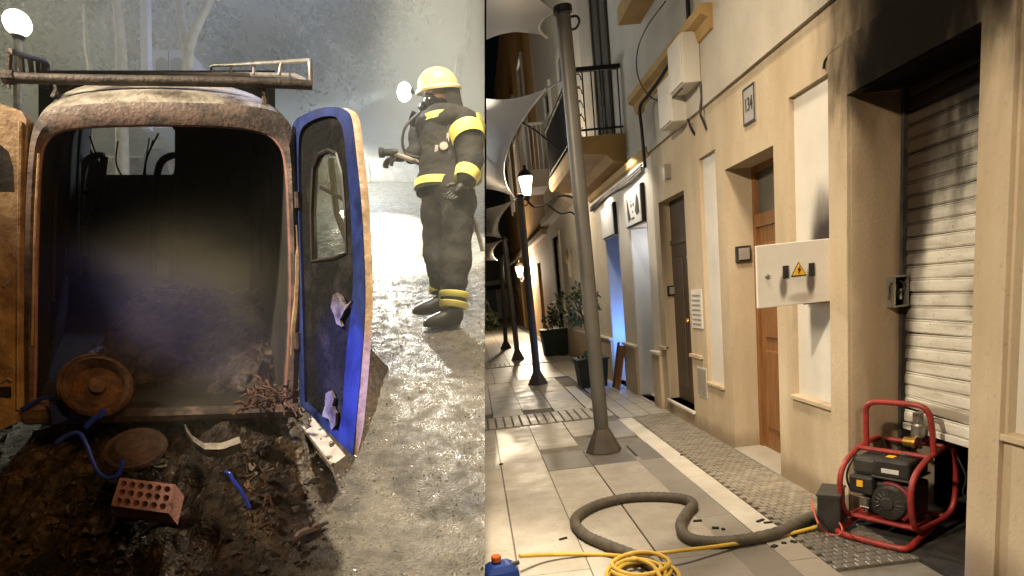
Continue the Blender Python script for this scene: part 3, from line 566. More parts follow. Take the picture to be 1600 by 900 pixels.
# ---- masts and shade sails
def mast(base, top_px, label, r=0.063, hook=False):
    b = np.array([base[0], base[1], 0.0]); top = dep(top_px[0], top_px[1], base[1])
    t = thing('sail_mast', label, 'mast', b, group='masts carrying the shade sails')
    d = nrm(top - b)
    part('pole', MB().tube([b + d * 0.15, b + d * 1.5, top], [r, r, r * 0.92], 20), m_mast, t, True)
    part('base_cone', MB().lathe(b, [(0.165, 0.0), (0.165, 0.012), (r + 0.012, 0.2), (r + 0.004, 0.215)], d, 8), m_mastbase, t)
    for k in range(4):
        a = math.pi / 4 + k * math.pi / 2; part('bolt', MB().lathe(b + np.array([0.145 * math.cos(a), 0.145 * math.sin(a), 0.012]), [(0.012, 0), (0.012, 0.018)], n=6), m_steel, t)
    part('cap', MB().lathe(top, [(r + 0.012, -0.03), (r + 0.012, 0.015), (0.02, 0.03)], d, 16), m_iron, t)
    part('hook', MB().tube(spline([top + np.array(p) for p in ((0, 0, -.08), (0.1, 0, -.06), (0.13, 0, -.1), (0.1, 0, -.15), (0.05, 0, -.16))], 4), 0.010, 6), m_iron, t)
    return top
T1 = mast((1.04, 5.71), (879, 14), 'nearest and thickest grey mast standing on the paving', 0.066)
T2 = mast((0.91, 10.57), (812, 306), 'second dark mast with a long shadow below the wall lantern')
T3 = mast((0.88, 14.96), (788, 372), 'third paler mast up the street from the nearest')
T4 = mast((0.77, 18.45), (783, 400), 'farthest and smallest mast at the end of the sails')
def bow(a, b, depth, toward, n=10):
    a, b = np.asarray(a), np.asarray(b); return [a + (b - a) * t + np.asarray(toward) * depth * 4 * t * (1 - t) for t in np.linspace(0, 1, n)]
def sail(A, B, C, D, sag, label, b1=0.9, b2=0.15):
    A, B, C, D = (np.asarray(p, float) for p in (A, B, C, D)); n = 10
    right = bow(A, B, b1, (-1, 0, 0.0), n + 1); left = [D + (C - D) * t for t in np.linspace(0, 1, n + 1)]
    loops = []
    for k in range(n + 1):
        s = k / n; row = []
        for j in range(n + 1):
            u = j / n; p = right[k] * (1 - u) + left[k] * u
            edge = b2 * 4 * u * (1 - u) * (1 - 2 * min(s, 1 - s)) ** 3
            p = p + np.array([0, edge * (1 if s < 0.5 else -1), -sag * 4 * u * (1 - u) * 4 * s * (1 - s)])
            row.append(p)
        loops.append(row)
    top = MB(); top.loft(loops, closed=False); low = MB(); low.loft([[p + np.array([0, 0, -0.006]) for p in L] for L in loops], closed=False)
    t = thing('shade_sail', label, 'shade sail', A, group='white shade sails over the street')
    part('sailcloth', top, m_sail, t, True)
    part('edge_cord', MB().tube(right, 0.012, 5), m_boxpaint, t)
    return t
A2 = dep(853, 138, 6.5); B2 = dep(804, 308, 12.5)
def lft(px, py, y, k=1.35):                                             # a point past the view's left border on the same slope
    return dep(px, py, y)
sail(dep(866, 16, 5.75), A2 + np.array([0.02, -0.25, 0.35]), dep(760, 62, 6.2), dep(760, -120, 4.4), 0.05, 'nearest white shade sail at the top above the first mast', 0.1)
sail(A2, B2, dep(760, 295, 12.7), dep(760, 154, 6.8), 0.06, 'large white shade sail with scalloped edge between the first two masts', 0.30)
sail(dep(804, 312, 12.8), dep(785, 373, 17.0), dep(760, 369, 17.1), dep(760, 326, 12.9), 0.08, 'middle white shade sail beyond the second mast', 0.22)
sail(dep(784, 375, 17.3), dep(777, 407, 21), dep(760, 407, 21.1), dep(760, 381, 17.4), 0.06, 'farthest white shade sail beyond the third mast', 0.2)
cable([(888, 120, 5.72), (870, 130, 5.9), (854, 138, 6.5)], 0, 0.006, 'short cord tying the large sail to the nearest mast')
cable([(813, 190, 9.5), (835, 203, 9.6), (852, 216, 9.7), (872, 232, 9.8)], 0, 0.012, 'wire crossing in front of the white balcony')

# ---- lanterns
def wall_lantern(c, wall, s, label, glass, group='lanterns on the facades'):
    c = np.asarray(c, float); wall = np.asarray(wall, float); t = thing('wall_lantern', label, 'lantern', wall, group=group)
    g = MB().lathe(c + np.array([0, 0, -0.13 * s]), [(0.05 * s, 0), (0.095 * s, 0.24 * s)], n=6); part('glass', g, glass, t)
    part('roof', MB().lathe(c + np.array([0, 0, 0.115 * s]), [(0.12 * s, 0), (0.07 * s, 0.07 * s), (0.02 * s, 0.10 * s), (0.02 * s, 0.15 * s)], n=6), m_iron, t)
    fr = MB()
    for k in range(6):
        a = 2 * math.pi * k / 6; fr.tube([c + np.array([0.053 * s * math.cos(a), 0.053 * s * math.sin(a), -0.14 * s]), c + np.array([0.10 * s * math.cos(a), 0.10 * s * math.sin(a), 0.115 * s])], 0.008 * s, 4)
    fr.lathe(c + np.array([0, 0, -0.2 * s]), [(0.02 * s, 0), (0.06 * s, 0.06 * s), (0.04 * s, 0.075 * s)], n=8); part('frame', fr, m_iron, t)
    b = c + np.array([0, 0, -0.2 * s]); w = wall - b
    arm = MB().tube(spline([b, b + w * 0.12 + np.array([0, 0, -0.07 * s]), b + w * 0.35 + np.array([0, 0, -0.02 * s]), b + w * 0.6 + np.array([0, 0, 0.10 * s]), b + w * 0.85 + np.array([0, 0, 0.10 * s]), wall + np.array([0, 0, 0.02])], 5), 0.017 * s, 6)
    arm.tube(spline([b + w * 0.35 + np.array([0, 0, -.02 * s]), b + w * 0.6 + np.array([0, 0, -0.14 * s]), b + w * 0.85 + np.array([0, 0, -0.12 * s]), wall + np.array([0, 0, -0.3 * s])], 5), 0.012 * s, 6)
    part('bracket', arm, m_iron, t, True); part('wall_plate', MB().cbox(wall + np.array([-0.01, 0, -0.12 * s]), (0.012, 0.04 * s, 0.22 * s), ch=0.004), m_iron, t)
    return t
LC = dep(822, 290, 11.4)
wall_lantern(LC, (FX + 0.02, 12.2, LC[2] - 0.3), 1.25, 'large glowing wall lantern on a curly bracket at the second mast', m_lampglass)
for (px, py, y, lb) in ((812, 424, 24, 'small far lantern glowing on the ochre house, upper of two'), (815, 454, 32, 'small far lantern at the street end, lower of two')):
    c = dep(px, py, y); wall_lantern(c, (FX, y + 0.2, c[2] - 0.1), 1.5, lb, m_farlamp)

# ---- planters
def leaves(mb, c, r, n, s):
    for k in range(n):
        d = nrm(np.random.normal(size=3)); p = np.asarray(c) + d * np.asarray(r) * (random.random() ** 0.45) * (0.75 + 0.35 * math.sin(5 * d[0] + 3 * d[2]))
        u = nrm(np.random.normal(size=3)); v = nrm(np.cross(u, np.random.normal(size=3))); a, b = s * random.uniform(.7, 1.3), s * 0.45
        mb.add([p - u * a, p + v * b * 0.9, p + u * a, p - v * b * 0.9], [(0, 1, 2), (0, 2, 3)])
    return mb
np.random.seed(4)
def planter(c, w, hgt, label):
    c = np.asarray(c, float); t = thing('planter', label, 'planter', c)
    a, b = w * 0.42, w * 0.5
    part('pot', MB().loft([[c + np.array([x * a, y * a, 0]) for x, y in ((-1, -1), (1, -1), (1, 1), (-1, 1))], [c + np.array([x * b, y * b, hgt * .94]) for x, y in ((-1, -1), (1, -1), (1, 1), (-1, 1))], [c + np.array([x * (b + .02), y * (b + .02), hgt * .94]) for x, y in ((-1, -1), (1, -1), (1, 1), (-1, 1))], [c + np.array([x * (b + .02), y * (b + .02), hgt]) for x, y in ((-1, -1), (1, -1), (1, 1), (-1, 1))]], caps=True), m_pot, t)
    return t
P1 = np.array([1.68, 9.75, 0]); planter(P1, 0.46, 0.44, 'square dark green planter behind the nearest mast')
ct = P1 + np.array([-0.02, 0, 0.42]); tr = thing('potted_tree', 'small leafy tree growing in the square planter by the mast', 'tree', ct)
top = dep(905, 478, 9.75)
part('trunk', MB().tube(spline([ct, (ct + top) / 2 + np.array([0.03, 0, 0]), top], 5), [0.018] * 5 + [0.013] * 6, 6), m_bark, tr)
lm = MB()
for k in range(26):
    d = nrm(np.random.normal(size=3)) * np.array([0.36, 0.34, 0.32]); e = top + d * 0.85 + np.array([-0.02, 0, 0.02]); leaves(lm, e, (0.12, 0.12, 0.10), 20, 0.05)
part('crown', lm, m_leaf, tr)
br = MB()
for k in range(7): br.tube([top - np.array([0, 0, 0.1]), top + nrm(np.random.normal(size=3) + np.array([0, 0, .6])) * 0.26], [0.010, 0.005], 5)
part('branch', br, m_bark, tr)
lm = MB(); leaves(lm, P1 + np.array([-0.02, 0, 0.47]), (0.2, 0.2, 0.07), 90, 0.04); single('low_plant', lm, m_leaf, 'low green leaves around the foot of the potted tree', 'plant', P1 + np.array([0, 0, 0.44]))
P2 = np.array([1.80, 15.2, 0]); planter(P2, 0.62, 0.62, 'far dark planter with a bushy plant before the blue door')
lm = MB(); leaves(lm, P2 + np.array([0, 0, 0.85]), (0.3, 0.3, 0.3), 260, 0.06); single('potted_bush', lm, m_leaf, 'bushy plant growing in the far planter', 'plant', P2 + np.array([0, 0, 0.6]))
bx = MB(); leaves(bx, dep(766, 505, 30), (0.9, 0.9, 1.1), 500, 0.14); bt = thing('street_tree', 'small bright tree far down the street on the left', 'tree', dep(766, 548, 30))
part('crown', bx, m_leaf, bt); part('trunk', MB().tube([dep(766, 548, 30), dep(766, 505, 30)], 0.05, 6), m_bark, bt)
bd = thing('board', 'brown board leaning on the wall behind the square planter', 'board', (2.0, 9.2, 0))
part('panel', MB().prism([(1.93, 9.3, 0), (2.05, 9.3, 0.62), (2.05, 9.02, 0.62), (1.93, 9.02, 0)], (0.02, 0, 0)), m_wood, bd)
part('frame', MB().prism([(1.905, 9.36, 0.0), (2.03, 9.36, 0.66), (2.03, 9.31, 0.66), (1.905, 9.31, 0)], (0.03, 0, 0)), m_darkwood, bd)

# ---- generator
GO = np.array([2.075, 3.42, 0.0]); gw = np.array([0.5, -0.866, 0]); gf = np.array([-0.866, -0.5, 0])
G = lambda w, f, z: GO + gw * w + gf * f + ZR * z
gen = thing('generator', 'red framed portable generator with dark engine in the burnt doorway', 'generator', GO)
W = 0.37; rt = 0.0155
def hoop(w):
    return spline([G(w, -0.20, 0.47), G(w, -0.02, 0.455), G(w, 0.13, 0.40), G(w, 0.185, 0.31), G(w, 0.17, 0.18), G(w, 0.115, 0.09), G(w, 0.0, 0.075), G(w, -0.2, 0.075), G(w, -0.29, 0.13), G(w, -0.31, 0.3), G(w, -0.28, 0.43)], 6, closed=True)
for w in (0, W): part('side_hoop', MB().tube(hoop(w), rt, 10, closed=True), m_red, gen, True)
part('handle', MB().tube(spline([G(0.02, -0.05, 0.45), G(0.02, -0.045, 0.60), G(0.025, -0.04, 0.68), G(0.07, -0.035, 0.715), G(W / 2, -0.035, 0.72), G(W - 0.07, -0.035, 0.715), G(W - 0.025, -0.04, 0.68), G(W - 0.01, -0.045, 0.6), G(W - 0.0, -0.05, 0.45)], 5), rt, 10), m_red, gen, True)
for (f, z) in ((0.0, 0.455), (-0.25, 0.455), (0.10, 0.085), (-0.2, 0.075)): part('cross_tube', MB().tube([G(0, f, z), G(W, f, z)], rt * 0.85, 8), m_red, gen, True)
part('runner', MB().tube(spline([G(0.0, -0.05, 0.06), G(0.0, 0.12, 0.03), G(0.005, 0.21, 0.022), G(0.04, 0.245, 0.02), G(W / 2, 0.25, 0.018), G(W - 0.03, 0.245, 0.02), G(W + 0.005, 0.21, 0.022), G(W, 0.1, 0.03), G(W, -0.05, 0.06)], 5), rt * 1.1, 10), m_red, gen, True)
ga = (gw, gf, ZR)
part('engine_block', MB().cbox(G(0.19, -0.03, 0.20), (0.13, 0.10, 0.10), ga, 0.02), m_engine, gen)
part('fuel_tank', MB().cbox(G(0.225, -0.01, 0.385), (0.095, 0.11, 0.055), ga, 0.02), m_engine, gen)
part('tank_trim', MB().cbox(G(0.225, -0.01, 0.333), (0.10, 0.115, 0.006), ga, 0.004), m_engine2, gen)
part('tank_sticker', MB().cbox(G(0.225, 0.102, 0.375), (0.045, 0.002, 0.012), ga, 0.001), m_label, gen)
part('tank_sticker', MB().cbox(G(0.20, 0.04, 0.441), (0.02, 0.02, 0.001), ga, 0.0005), m_yellow, gen)
part('fuel_cap', MB().lathe(G(0.25, -0.01, 0.44), [(0.03, 0), (0.03, 0.014), (0.024, 0.02)], n=14), m_plastic_b, gen)
part('air_filter', MB().cbox(G(0.075, 0.0, 0.375), (0.065, 0.085, 0.05), ga, 0.022), m_engine2, gen)
part('filter_housing', MB().cbox(G(0.075, 0.07, 0.275), (0.065, 0.05, 0.052), ga, 0.014), m_engine, gen)
part('sticker', MB().cbox(G(0.075, 0.122, 0.285), (0.017, 0.002, 0.018), ga, 0.001), m_yellow, gen)
rc = part('recoil_starter', MB().lathe(G(0.225, 0.07, 0.20), [(0.098, 0), (0.098, 0.03), (0.085, 0.05), (0.035, 0.055), (0.03, 0.066), (0.0, 0.068)], gf, 24), m_engine, gen)
rb = MB()
for k in range(16):
    a = 2 * math.pi * k / 16; u = gw * math.cos(a) + ZR * math.sin(a); rb.tube([G(0.225, 0.124, 0.20) + u * 0.045, G(0.225, 0.117, 0.20) + u * 0.082], 0.0035, 4)
part('grille_rib', rb, m_engine2, rc)
part('fan_shroud', MB().tube([G(0.225, 0.09, 0.20) + (gw * math.cos(t) + ZR * math.sin(t)) * 0.104 for t in np.linspace(-0.9, 1.9, 14)], 0.013, 8), mat('dark_red_plastic', (0.17, 0.02, 0.02), None, 8, 0.45), rc, True)
part('alternator', MB().lathe(G(0.12, -0.24, 0.2), [(0.09, 0), (0.09, 0.16)], gf, 20), m_engine2, gen)
part('carburettor', MB().cbox(G(0.08, 0.06, 0.17), (0.03, 0.03, 0.03), ga, 0.006).tube([G(0.1, 0.1, 0.12), G(0.1, 0.1, 0.2)], 0.008, 6).tube([G(0.07, 0.11, 0.15), G(0.12, 0.11, 0.15)], 0.006, 6), m_steel, gen)
part('base_plate', MB().cbox(G(0.185, 0.0, 0.088), (0.16, 0.11, 0.005), ga, 0.003), m_red, gen)
part('exhaust', MB().lathe(G(0.24, -0.16, 0.45), [(0.022, 0), (0.022, 0.06), (0.034, 0.065), (0.034, 0.13), (0.026, 0.14), (0.026, 0.2)], n=12), m_steel, gen)
part('brass_coupling', MB().lathe(G(0.19, -0.12, 0.49), [(0.028, 0), (0.028, 0.05), (0.034, 0.05), (0.034, 0.065)], gw, 14), m_brass, gen)
part('fuel_line', MB().tube(spline([G(0.02, 0.05, 0.43), G(0.0, 0.1, 0.36), G(-0.02, 0.08, 0.28), G(-0.03, 0.02, 0.2)], 5), 0.006, 6).tube(spline([G(W + 0.02, -0.25, 0.42), G(W + 0.09, -0.2, 0.32), G(W + 0.08, -0.2, 0.22), G(W + 0.12, -0.25, 0.2)], 5), 0.004, 6), m_plastic_b, gen)
# black case beside it
BC = gr(1296, 830) + np.array([0.04, 0.05, 0]); bc = thing('battery_case', 'black box standing left of the red generator', 'box', BC)
part('case', MB().cbox(BC + np.array([0.0, 0.0, 0.11]), (0.06, 0.10, 0.11), ((0.8, -0.6, 0), (0.6, 0.8, 0), (0, 0, 1)) and (np.array([0.8, -0.6, 0]), np.array([0.6, 0.8, 0]), ZR), 0.01), m_plastic_b, bc)
part('lid', MB().cbox(BC + np.array([0.0, 0.0, 0.222]), (0.064, 0.104, 0.008), (np.array([0.8, -0.6, 0]), np.array([0.6, 0.8, 0]), ZR), 0.004), m_engine2, bc)
wire_px = [(1270, 805), (1268, 780), (1276, 812), (1290, 832), (1310, 836), (1316, 826), (1305, 808), (1292, 798)]
single('red_wire', MB().tube(spline([gr(x, y, 0.02 + 0.05 * (i % 3)) for i, (x, y) in enumerate(wire_px)], 5), 0.005, 5), mat('red_insulation', (0.5, 0.1, 0.06), None, 8, 0.5), 'thin red wire curling around the black box', 'wire', gr(1290, 830))
# hoses and can
def ground_hose(px, r, m, label, cat, name, z=None, n=10):
    P = [gr(x, y, (z[i] if z else r)) for i, (x, y) in enumerate(px)]
    S_ = spline(P, 20 if r > 0.02 else 8); rr_ = [r * (1 + 0.035 * (1 if (i % 4) < 2 else -1)) for i in range(len(S_))] if r > 0.02 else r
    return single(name, MB().tube(S_, rr_, n), m, label, cat, P[0], smooth=True)
ground_hose([(1320, 800), (1268, 808), (1215, 832), (1150, 845), (1100, 846), (1072, 838), (1064, 820), (1074, 800), (1083, 789), (1070, 780), (1030, 776), (980, 778), (935, 788), (905, 804), (899, 818), (915, 836), (950, 852), (1000, 872), (1030, 890)], 0.033, m_hose, 'thick dark hose curving across the paving from the generator', 'hose', 'suction_hose', n=14)
def yline(px, label, zz): return ground_hose(px, 0.0115, m_yhose, label, 'hose', 'yellow_hose', z=zz)
yline([(812, 869), (850, 867), (900, 866), (950, 867), (990, 872), (1020, 884), (1035, 910)], 'thin yellow hose running from the blue can to the coil', [0.10, 0.05, 0.02, 0.0125, 0.06, 0.09, 0.06])
yline([(965, 895), (985, 872), (1050, 862), (1110, 855), (1170, 846), (1230, 835), (1290, 820)], 'thin yellow hose running from the coil to the generator', [0.03, 0.05, 0.08, 0.05, 0.02, 0.0125, 0.02])
cc = gr(1000, 905); coil = thing('hose_coil', 'coil of yellow hose lying on the paving', 'hose', cc)
for k in range(5):
    q = random.uniform(-0.02, 0.02); R1 = 0.175 - 0.012 * k + q; P = [cc + np.array([0.016 * math.cos(3 * k) + R1 * math.cos(t), 0.02 * math.sin(2 * k) + R1 * 0.9 * math.sin(t), 0.015 + 0.016 * k + 0.004 * math.sin(3 * t + k)]) for t in np.linspace(0, 2 * math.pi, 40)[:-1]]
    part('loop', MB().tube(P, 0.0115, 8, closed=True), m_yhose, coil, True)
JC = gr(787, 935); jc = thing('jerry_can', 'blue plastic can with orange cap at the bottom border of the street', 'can', JC)
ja = (np.array([0.98, 0.2, 0]), np.array([-0.2, 0.98, 0]), ZR)
part('can_body', MB().cbox(JC + np.array([0, 0, 0.085]), (0.085, 0.07, 0.085), ja, 0.02), m_bluecan, jc, True)
part('can_shoulder', MB().loft([[JC + ja[0] * x * a + ja[1] * y * b + ZR * z for x, y in ((-1, -1), (1, -1), (1, 1), (-1, 1))] for a, b, z in ((0.075, 0.06, 0.168), (0.045, 0.045, 0.19), (0.025, 0.03, 0.195))], caps=True), m_bluecan, jc)
part('neck', MB().lathe(JC + np.array([-0.015, 0, 0.19]), [(0.022, 0), (0.022, 0.02)], n=12), m_bluecan, jc)
part('cap', MB().lathe(JC + np.array([-0.015, 0, 0.205]), [(0.025, 0), (0.025, 0.024), (0.02, 0.03)], n=14), m_orangecap, jc)
part('nozzle', MB().tube([JC + ja[0] * 0.03 + ZR * 0.17, JC + ja[0] * 0.1 + ZR * 0.175], [0.016, 0.011], 8), m_plastic_b, jc)
# small litter on the paving
lit = MB()
for (px, py) in ((783, 726), (1118, 826), (1130, 828), (880, 843), (1188, 815), (1200, 818), (1090, 815), (1240, 848), (1065, 712), (1150, 850), (1210, 855), (1225, 850)):
    p = gr(px, py); lit.box(p + ZR * 0.006, (random.uniform(.008, .03), random.uniform(.006, .014), 0.005), (nrm([math.cos(px), math.sin(px), 0]), nrm([-math.sin(px), math.cos(px), 0]), ZR))
stuff('litter', lit, m_black, 'small dark scraps scattered on the paving')

# ================================================================== THE BURNT VAN ON THE SLOPING ROAD (left)
from mathutils import noise as mnoise
EDGE = (757.6 - PPX) / FOC                                              # the road ends in line with this sight line
GY = M @ nrm([0, 0.543, 1.0]); GX = RL
def road(u, v, h=0.0): return ROAD0 + GX * u + GY * v + NL * h
def umax(v): return EDGE * (0.763 + 0.8788 * v)
def uv(px, py):
    p = gl(px, py) - ROAD0; return float(np.dot(p, GX)), float(np.dot(p, GY))
m_road = mat('wet_asphalt', (0.17, 0.15, 0.112), (0.075, 0.066, 0.05), 11, 0.24, 1.0, 95, rough2=0.75, detail=10, speck=0.6, spec=0.6, contrast=(0.35, 0.62), stains=[(road(-1.5, 1.95), (1.15, 0.75, 0.8), (0.012, 0.010, 0.008), 0.97), (road(-2.4, 3.4), (1.4, 2.2, 1.2), (0.02, 0.018, 0.014), 0.9)])
m_gravel = mat('wet_grit', (0.26, 0.24, 0.19), (0.12, 0.11, 0.09), 30, 0.18, spec=0.8)
m_burnt = mat('burnt_body_metal', (0.15, 0.10, 0.08), (0.04, 0.03, 0.026), 12, 0.5, 0.22, 70, spec=0.5, detail=10, contrast=(0.40, 0.58), rough2=0.8, speck=0.6)
m_roof = mat('scorched_roof', (0.34, 0.31, 0.26), (0.07, 0.055, 0.04), 7, 0.55, 0.5, 40, detail=10, contrast=(0.40, 0.62), speck=0.7)
m_ash = mat('ash_and_soot', (0.018, 0.012, 0.007), (0.085, 0.055, 0.03), 14, 0.75, 0.8, 45, rough2=0.3, contrast=(0.42, 0.72))
m_inside = mat('charred_inside', (0.024, 0.021, 0.016), (0.010, 0.009, 0.007), 6, 0.85, 0.3, 40)
m_doorpaint = mat('scorched_door_paint', (0.48, 0.34, 0.20), (0.16, 0.09, 0.05), 9, 0.45, 0.35, 40, detail=9, contrast=(0.40, 0.72))
m_rim_bluelit = mat('door_rim_blue_light', (0.035, 0.06, 0.24), (0.012, 0.02, 0.08), 8, 0.3, 0.1, 60, spec=0.6)  # the beacon's blue light is put into the rim colour
m_rust = mat('rust', (0.17, 0.085, 0.04), (0.05, 0.025, 0.014), 16, 0.75, 0.5, 70)
m_rustdark = mat('dark_rust', (0.11, 0.06, 0.035), (0.03, 0.02, 0.014), 12, 0.8, 0.6, 50, detail=9)
m_rack = mat('scorched_rack', (0.075, 0.055, 0.042), (0.03, 0.024, 0.02), 14, 0.6, 0.3, 70)
m_rackpale = mat('bare_rack_metal', (0.40, 0.38, 0.36), (0.2, 0.18, 0.16), 14, 0.4, 0.1, 70, metal=0.3)
m_brick = mat('fired_clay', (0.40, 0.20, 0.16), (0.10, 0.06, 0.05), 22, 0.8, 0.4, 90, detail=9, contrast=(0.46, 0.70), speck=0.7)
m_bluelit_hose = mat('blue_lit_hose_plastic', (0.03, 0.07, 0.55), (0.02, 0.05, 0.4), 14, 0.22, spec=0.7)  # blue light put into the hose colour
m_palemetal = mat('pale_sheet_metal', (0.42, 0.39, 0.34), (0.25, 0.2, 0.16), 10, 0.45, 0.1, 60)
m_paletrunk = mat('pale_bark', (0.46, 0.41, 0.34), (0.28, 0.25, 0.2), 8, 0.9, 0.3, 40)
m_nightleaf = mat('park_leaves', (0.06, 0.065, 0.035), (0.02, 0.022, 0.012), 1.2, 0.7)
m_hedge = mat('night_hedge', (0.02, 0.022, 0.013), (0.010, 0.011, 0.007), 1.5, 0.9)

# ---- road sheet with real relief, and the bank that carries it above the street
mb = MB(); vs = [0.85 + 0.022 * k for k in range(150)]; v = vs[-1]
while v < 17: v *= 1.035; vs.append(v)
nu = 130
for v in vs:
    for i in range(nu + 1):
        s = i / nu; u = umax(v) - (s ** 1.5) * (3.2 + 0.95 * v)
        p = road(u, v); k = min(1.0, 3.0 / v)
        h = 0.008 * mnoise.fractal(Vector(p * 15), 1.0, 2.0, 4) * k + 0.02 * mnoise.noise(Vector(p * 1.7))
        mb.v.append(tuple(p + NL * h))
n1 = nu + 1
for a in range(len(vs) - 1):
    for i in range(nu): mb.f.append((a * n1 + i, a * n1 + i + 1, (a + 1) * n1 + i + 1, (a + 1) * n1 + i))
struct('sloping_road', mb, m_road, True)
bank = MB(); e = [np.array(mb.v[a * n1]) for a in range(0, len(vs), 3)] + [np.array(mb.v[(len(vs) - 1) * n1])]
dv_ = M @ np.array([-0.02, -1.0, 0]); bank.loft([e, [p + dv_ * ((p[2] + 0.1) / -dv_[2]) for p in e]], closed=False)
struct('road_bank', bank, m_concrete)
grit = MB()
for k in range(5200):
    v = 1.0 + 4.5 * random.random() ** 1.2; u = umax(v) - 0.01 - random.random() * (1.25 + 0.1 * v)
    s = random.uniform(0.003, 0.009) * (1.6 if random.random() < 0.06 else 1); p = road(u, v, 0.004); q = [nrm(np.random.normal(size=3)) * s * random.uniform(.6, 1.2) for _ in range(4)]
    grit.add([p + x for x in q], [(0, 1, 2), (0, 2, 3), (0, 3, 1), (1, 3, 2)])
stuff('road_grit', grit, m_gravel, 'wet grit and small stones scattered over the road')

# ---- van
XV = M @ nrm([4.7, 0.543, 1.0]); SV = M @ nrm([-0.545, 0.543, 1.0]); NV = nrm(np.cross(XV, UL))
PV = at(465, 625, 2.75)
rp = lambda x, y, d=0.0: onplane(x, y, PV + SV * d, NV)
van = thing('burnt_van', 'burnt out van with open rear doors and a charred load bay', 'van', gl(250, 770))
def fill(outer, holes=()):
    bm = bmesh.new(); ed = []
    for L in [outer] + list(holes):
        vv = [bm.verts.new(Vector(p)) for p in L]
        ed += [bm.edges.new((vv[i], vv[(i + 1) % len(vv)])) for i in range(len(vv))]
    bmesh.ops.triangle_fill(bm, use_beauty=True, use_dissolve=False, edges=ed)
    bm.verts.index_update(); mb = MB(); mb.add([v.co for v in bm.verts], [tuple(v.index for v in f.verts) for f in bm.faces]); bm.free(); return mb
def resample(px, n):
    P = [np.array(p, float) for p in spline([np.array(p, float) for p in px], 6)]; d = [0]
    for a, b in zip(P[:-1], P[1:]): d.append(d[-1] + np.linalg.norm(b - a))
    out = []
    for t in np.linspace(0, d[-1], n):
        i = min(max(np.searchsorted(d, t) - 1, 0), len(P) - 2); f = (t - d[i]) / max(d[i + 1] - d[i], 1e-9); out.append(P[i] * (1 - f) + P[i + 1] * f)
    return out
outer = [(40, 650), (38, 560), (38, 440), (40, 320), (46, 230), (56, 192), (78, 172), (130, 163), (200, 160), (280, 160), (360, 163), (415, 170), (445, 184), (458, 215), (462, 320), (465, 440), (466, 540), (466, 640)]
inner = [(52, 648), (54, 560), (55, 440), (58, 320), (62, 250), (70, 222), (90, 205), (135, 198), (200, 195), (280, 195), (360, 198), (408, 206), (432, 220), (446, 250), (452, 330), (455, 440), (452, 540), (446, 638)]
outer, inner = [spline([np.array(p, float) for p in L], 3) for L in (outer, inner)]
O3 = [rp(*p) for p in outer]; I3 = [rp(*p) for p in inner]
mid = [(a + b) / 2 + SV * -0.012 for a, b in zip(O3, I3)]
part('rear_frame', MB().loft([O3, mid, I3, [p + SV * 0.09 for p in I3]], closed=False), m_burnt, van, True)
part('door_seal', MB().tube([p + SV * 0.01 for p in I3], 0.008, 6), mat('seal_strip', (0.42, 0.22, 0.19), (0.25, 0.12, 0.1), 12, 0.5), van, True)
def bulge(d, up):
    out = []
    for (x, y), p in zip(outer, O3):
        k = max(0.0, min(1.0, (230 - y) / 70)); c = 1 - ((x - 250) / 215) ** 2
        out.append(p + SV * d + NL * up * k * (0.35 + 0.65 * max(c, 0)))
    return out
part('body_shell', MB().loft([O3, bulge(0.08, 0.035), bulge(0.4, 0.075), bulge(1.2, 0.075), bulge(2.0, 0.03), bulge(2.5, -0.12)], closed=False), m_roof, van, True)
part('load_bay_lining', MB().loft([[p + SV * 0.09 for p in I3], [p + SV * 2.25 for p in I3]], closed=False), m_inside, van)
part('load_floor', MB().poly([rp(52, 648, 0.0), rp(446, 638, 0.0), rp(446, 638, 0) + SV * 2.25, rp(52, 648, 0) + SV * 2.25]), m_inside, van)
fp = lambda x, y: rp(x, y, 2.2)
part('front_bulkhead', fill([fp(60, 110), fp(430, 110), fp(430, 500), fp(60, 500)], [[fp(128, 206), fp(140, 199), fp(268, 198), fp(273, 204), fp(273, 268), fp(268, 273), (fp(168, 273)), fp(158, 262)]]), m_inside, van)
st = MB()
for dx in (0, 118):
    st.tube(spline([rp(x + dx, y, 1.7) for x, y in ((122, 430), (124, 330), (130, 262), (148, 244), (163, 244))], 5), 0.02, 8)
    st.tube([rp(163 + dx, 244, 1.7), rp(156 + dx, 300, 1.7), rp(147 + dx, 440, 1.7)], 0.022, 8)
    for y in (300, 350, 400): st.tube([rp(126 + dx, y, 1.7), rp(152 + dx, y + 4, 1.7)], 0.010, 6)
part('seat_frame', st, m_inside, van, True)
part('bulkhead_panel', MB().prism([rp(x, y, 1.5) for x, y in ((275, 170), (420, 170), (420, 470), (275, 470))], SV * 0.02), m_inside, van)
part('wall_rib', MB().tube([rp(441, 235, 0.35), rp(446, 420, 0.35), rp(440, 610, 0.35)], 0.018, 6).tube([rp(72, 240, 0.35), rp(70, 420, 0.35), rp(68, 600, 0.35)], 0.018, 6), m_inside, van)
part('pillar_trim', MB().tube(spline([rp(x, y, -0.005) for x, y in ((463, 352), (465, 400), (463, 470), (458, 520), (455, 555))], 4), [0.004] * 4 + [0.012] * 9 + [0.005] * 4, 6), m_doorpaint, van)
part('pillar_trim', MB().tube(spline([rp(x, y, -0.012) for x, y in ((61, 240), (56, 330), (53, 430), (50, 540))], 4), 0.005, 6), m_doorpaint, van)
part('rear_sill', MB().tube([rp(40, 652, -0.01), rp(250, 648, -0.03), rp(466, 641, -0.01)], 0.03, 8), m_burnt, van)
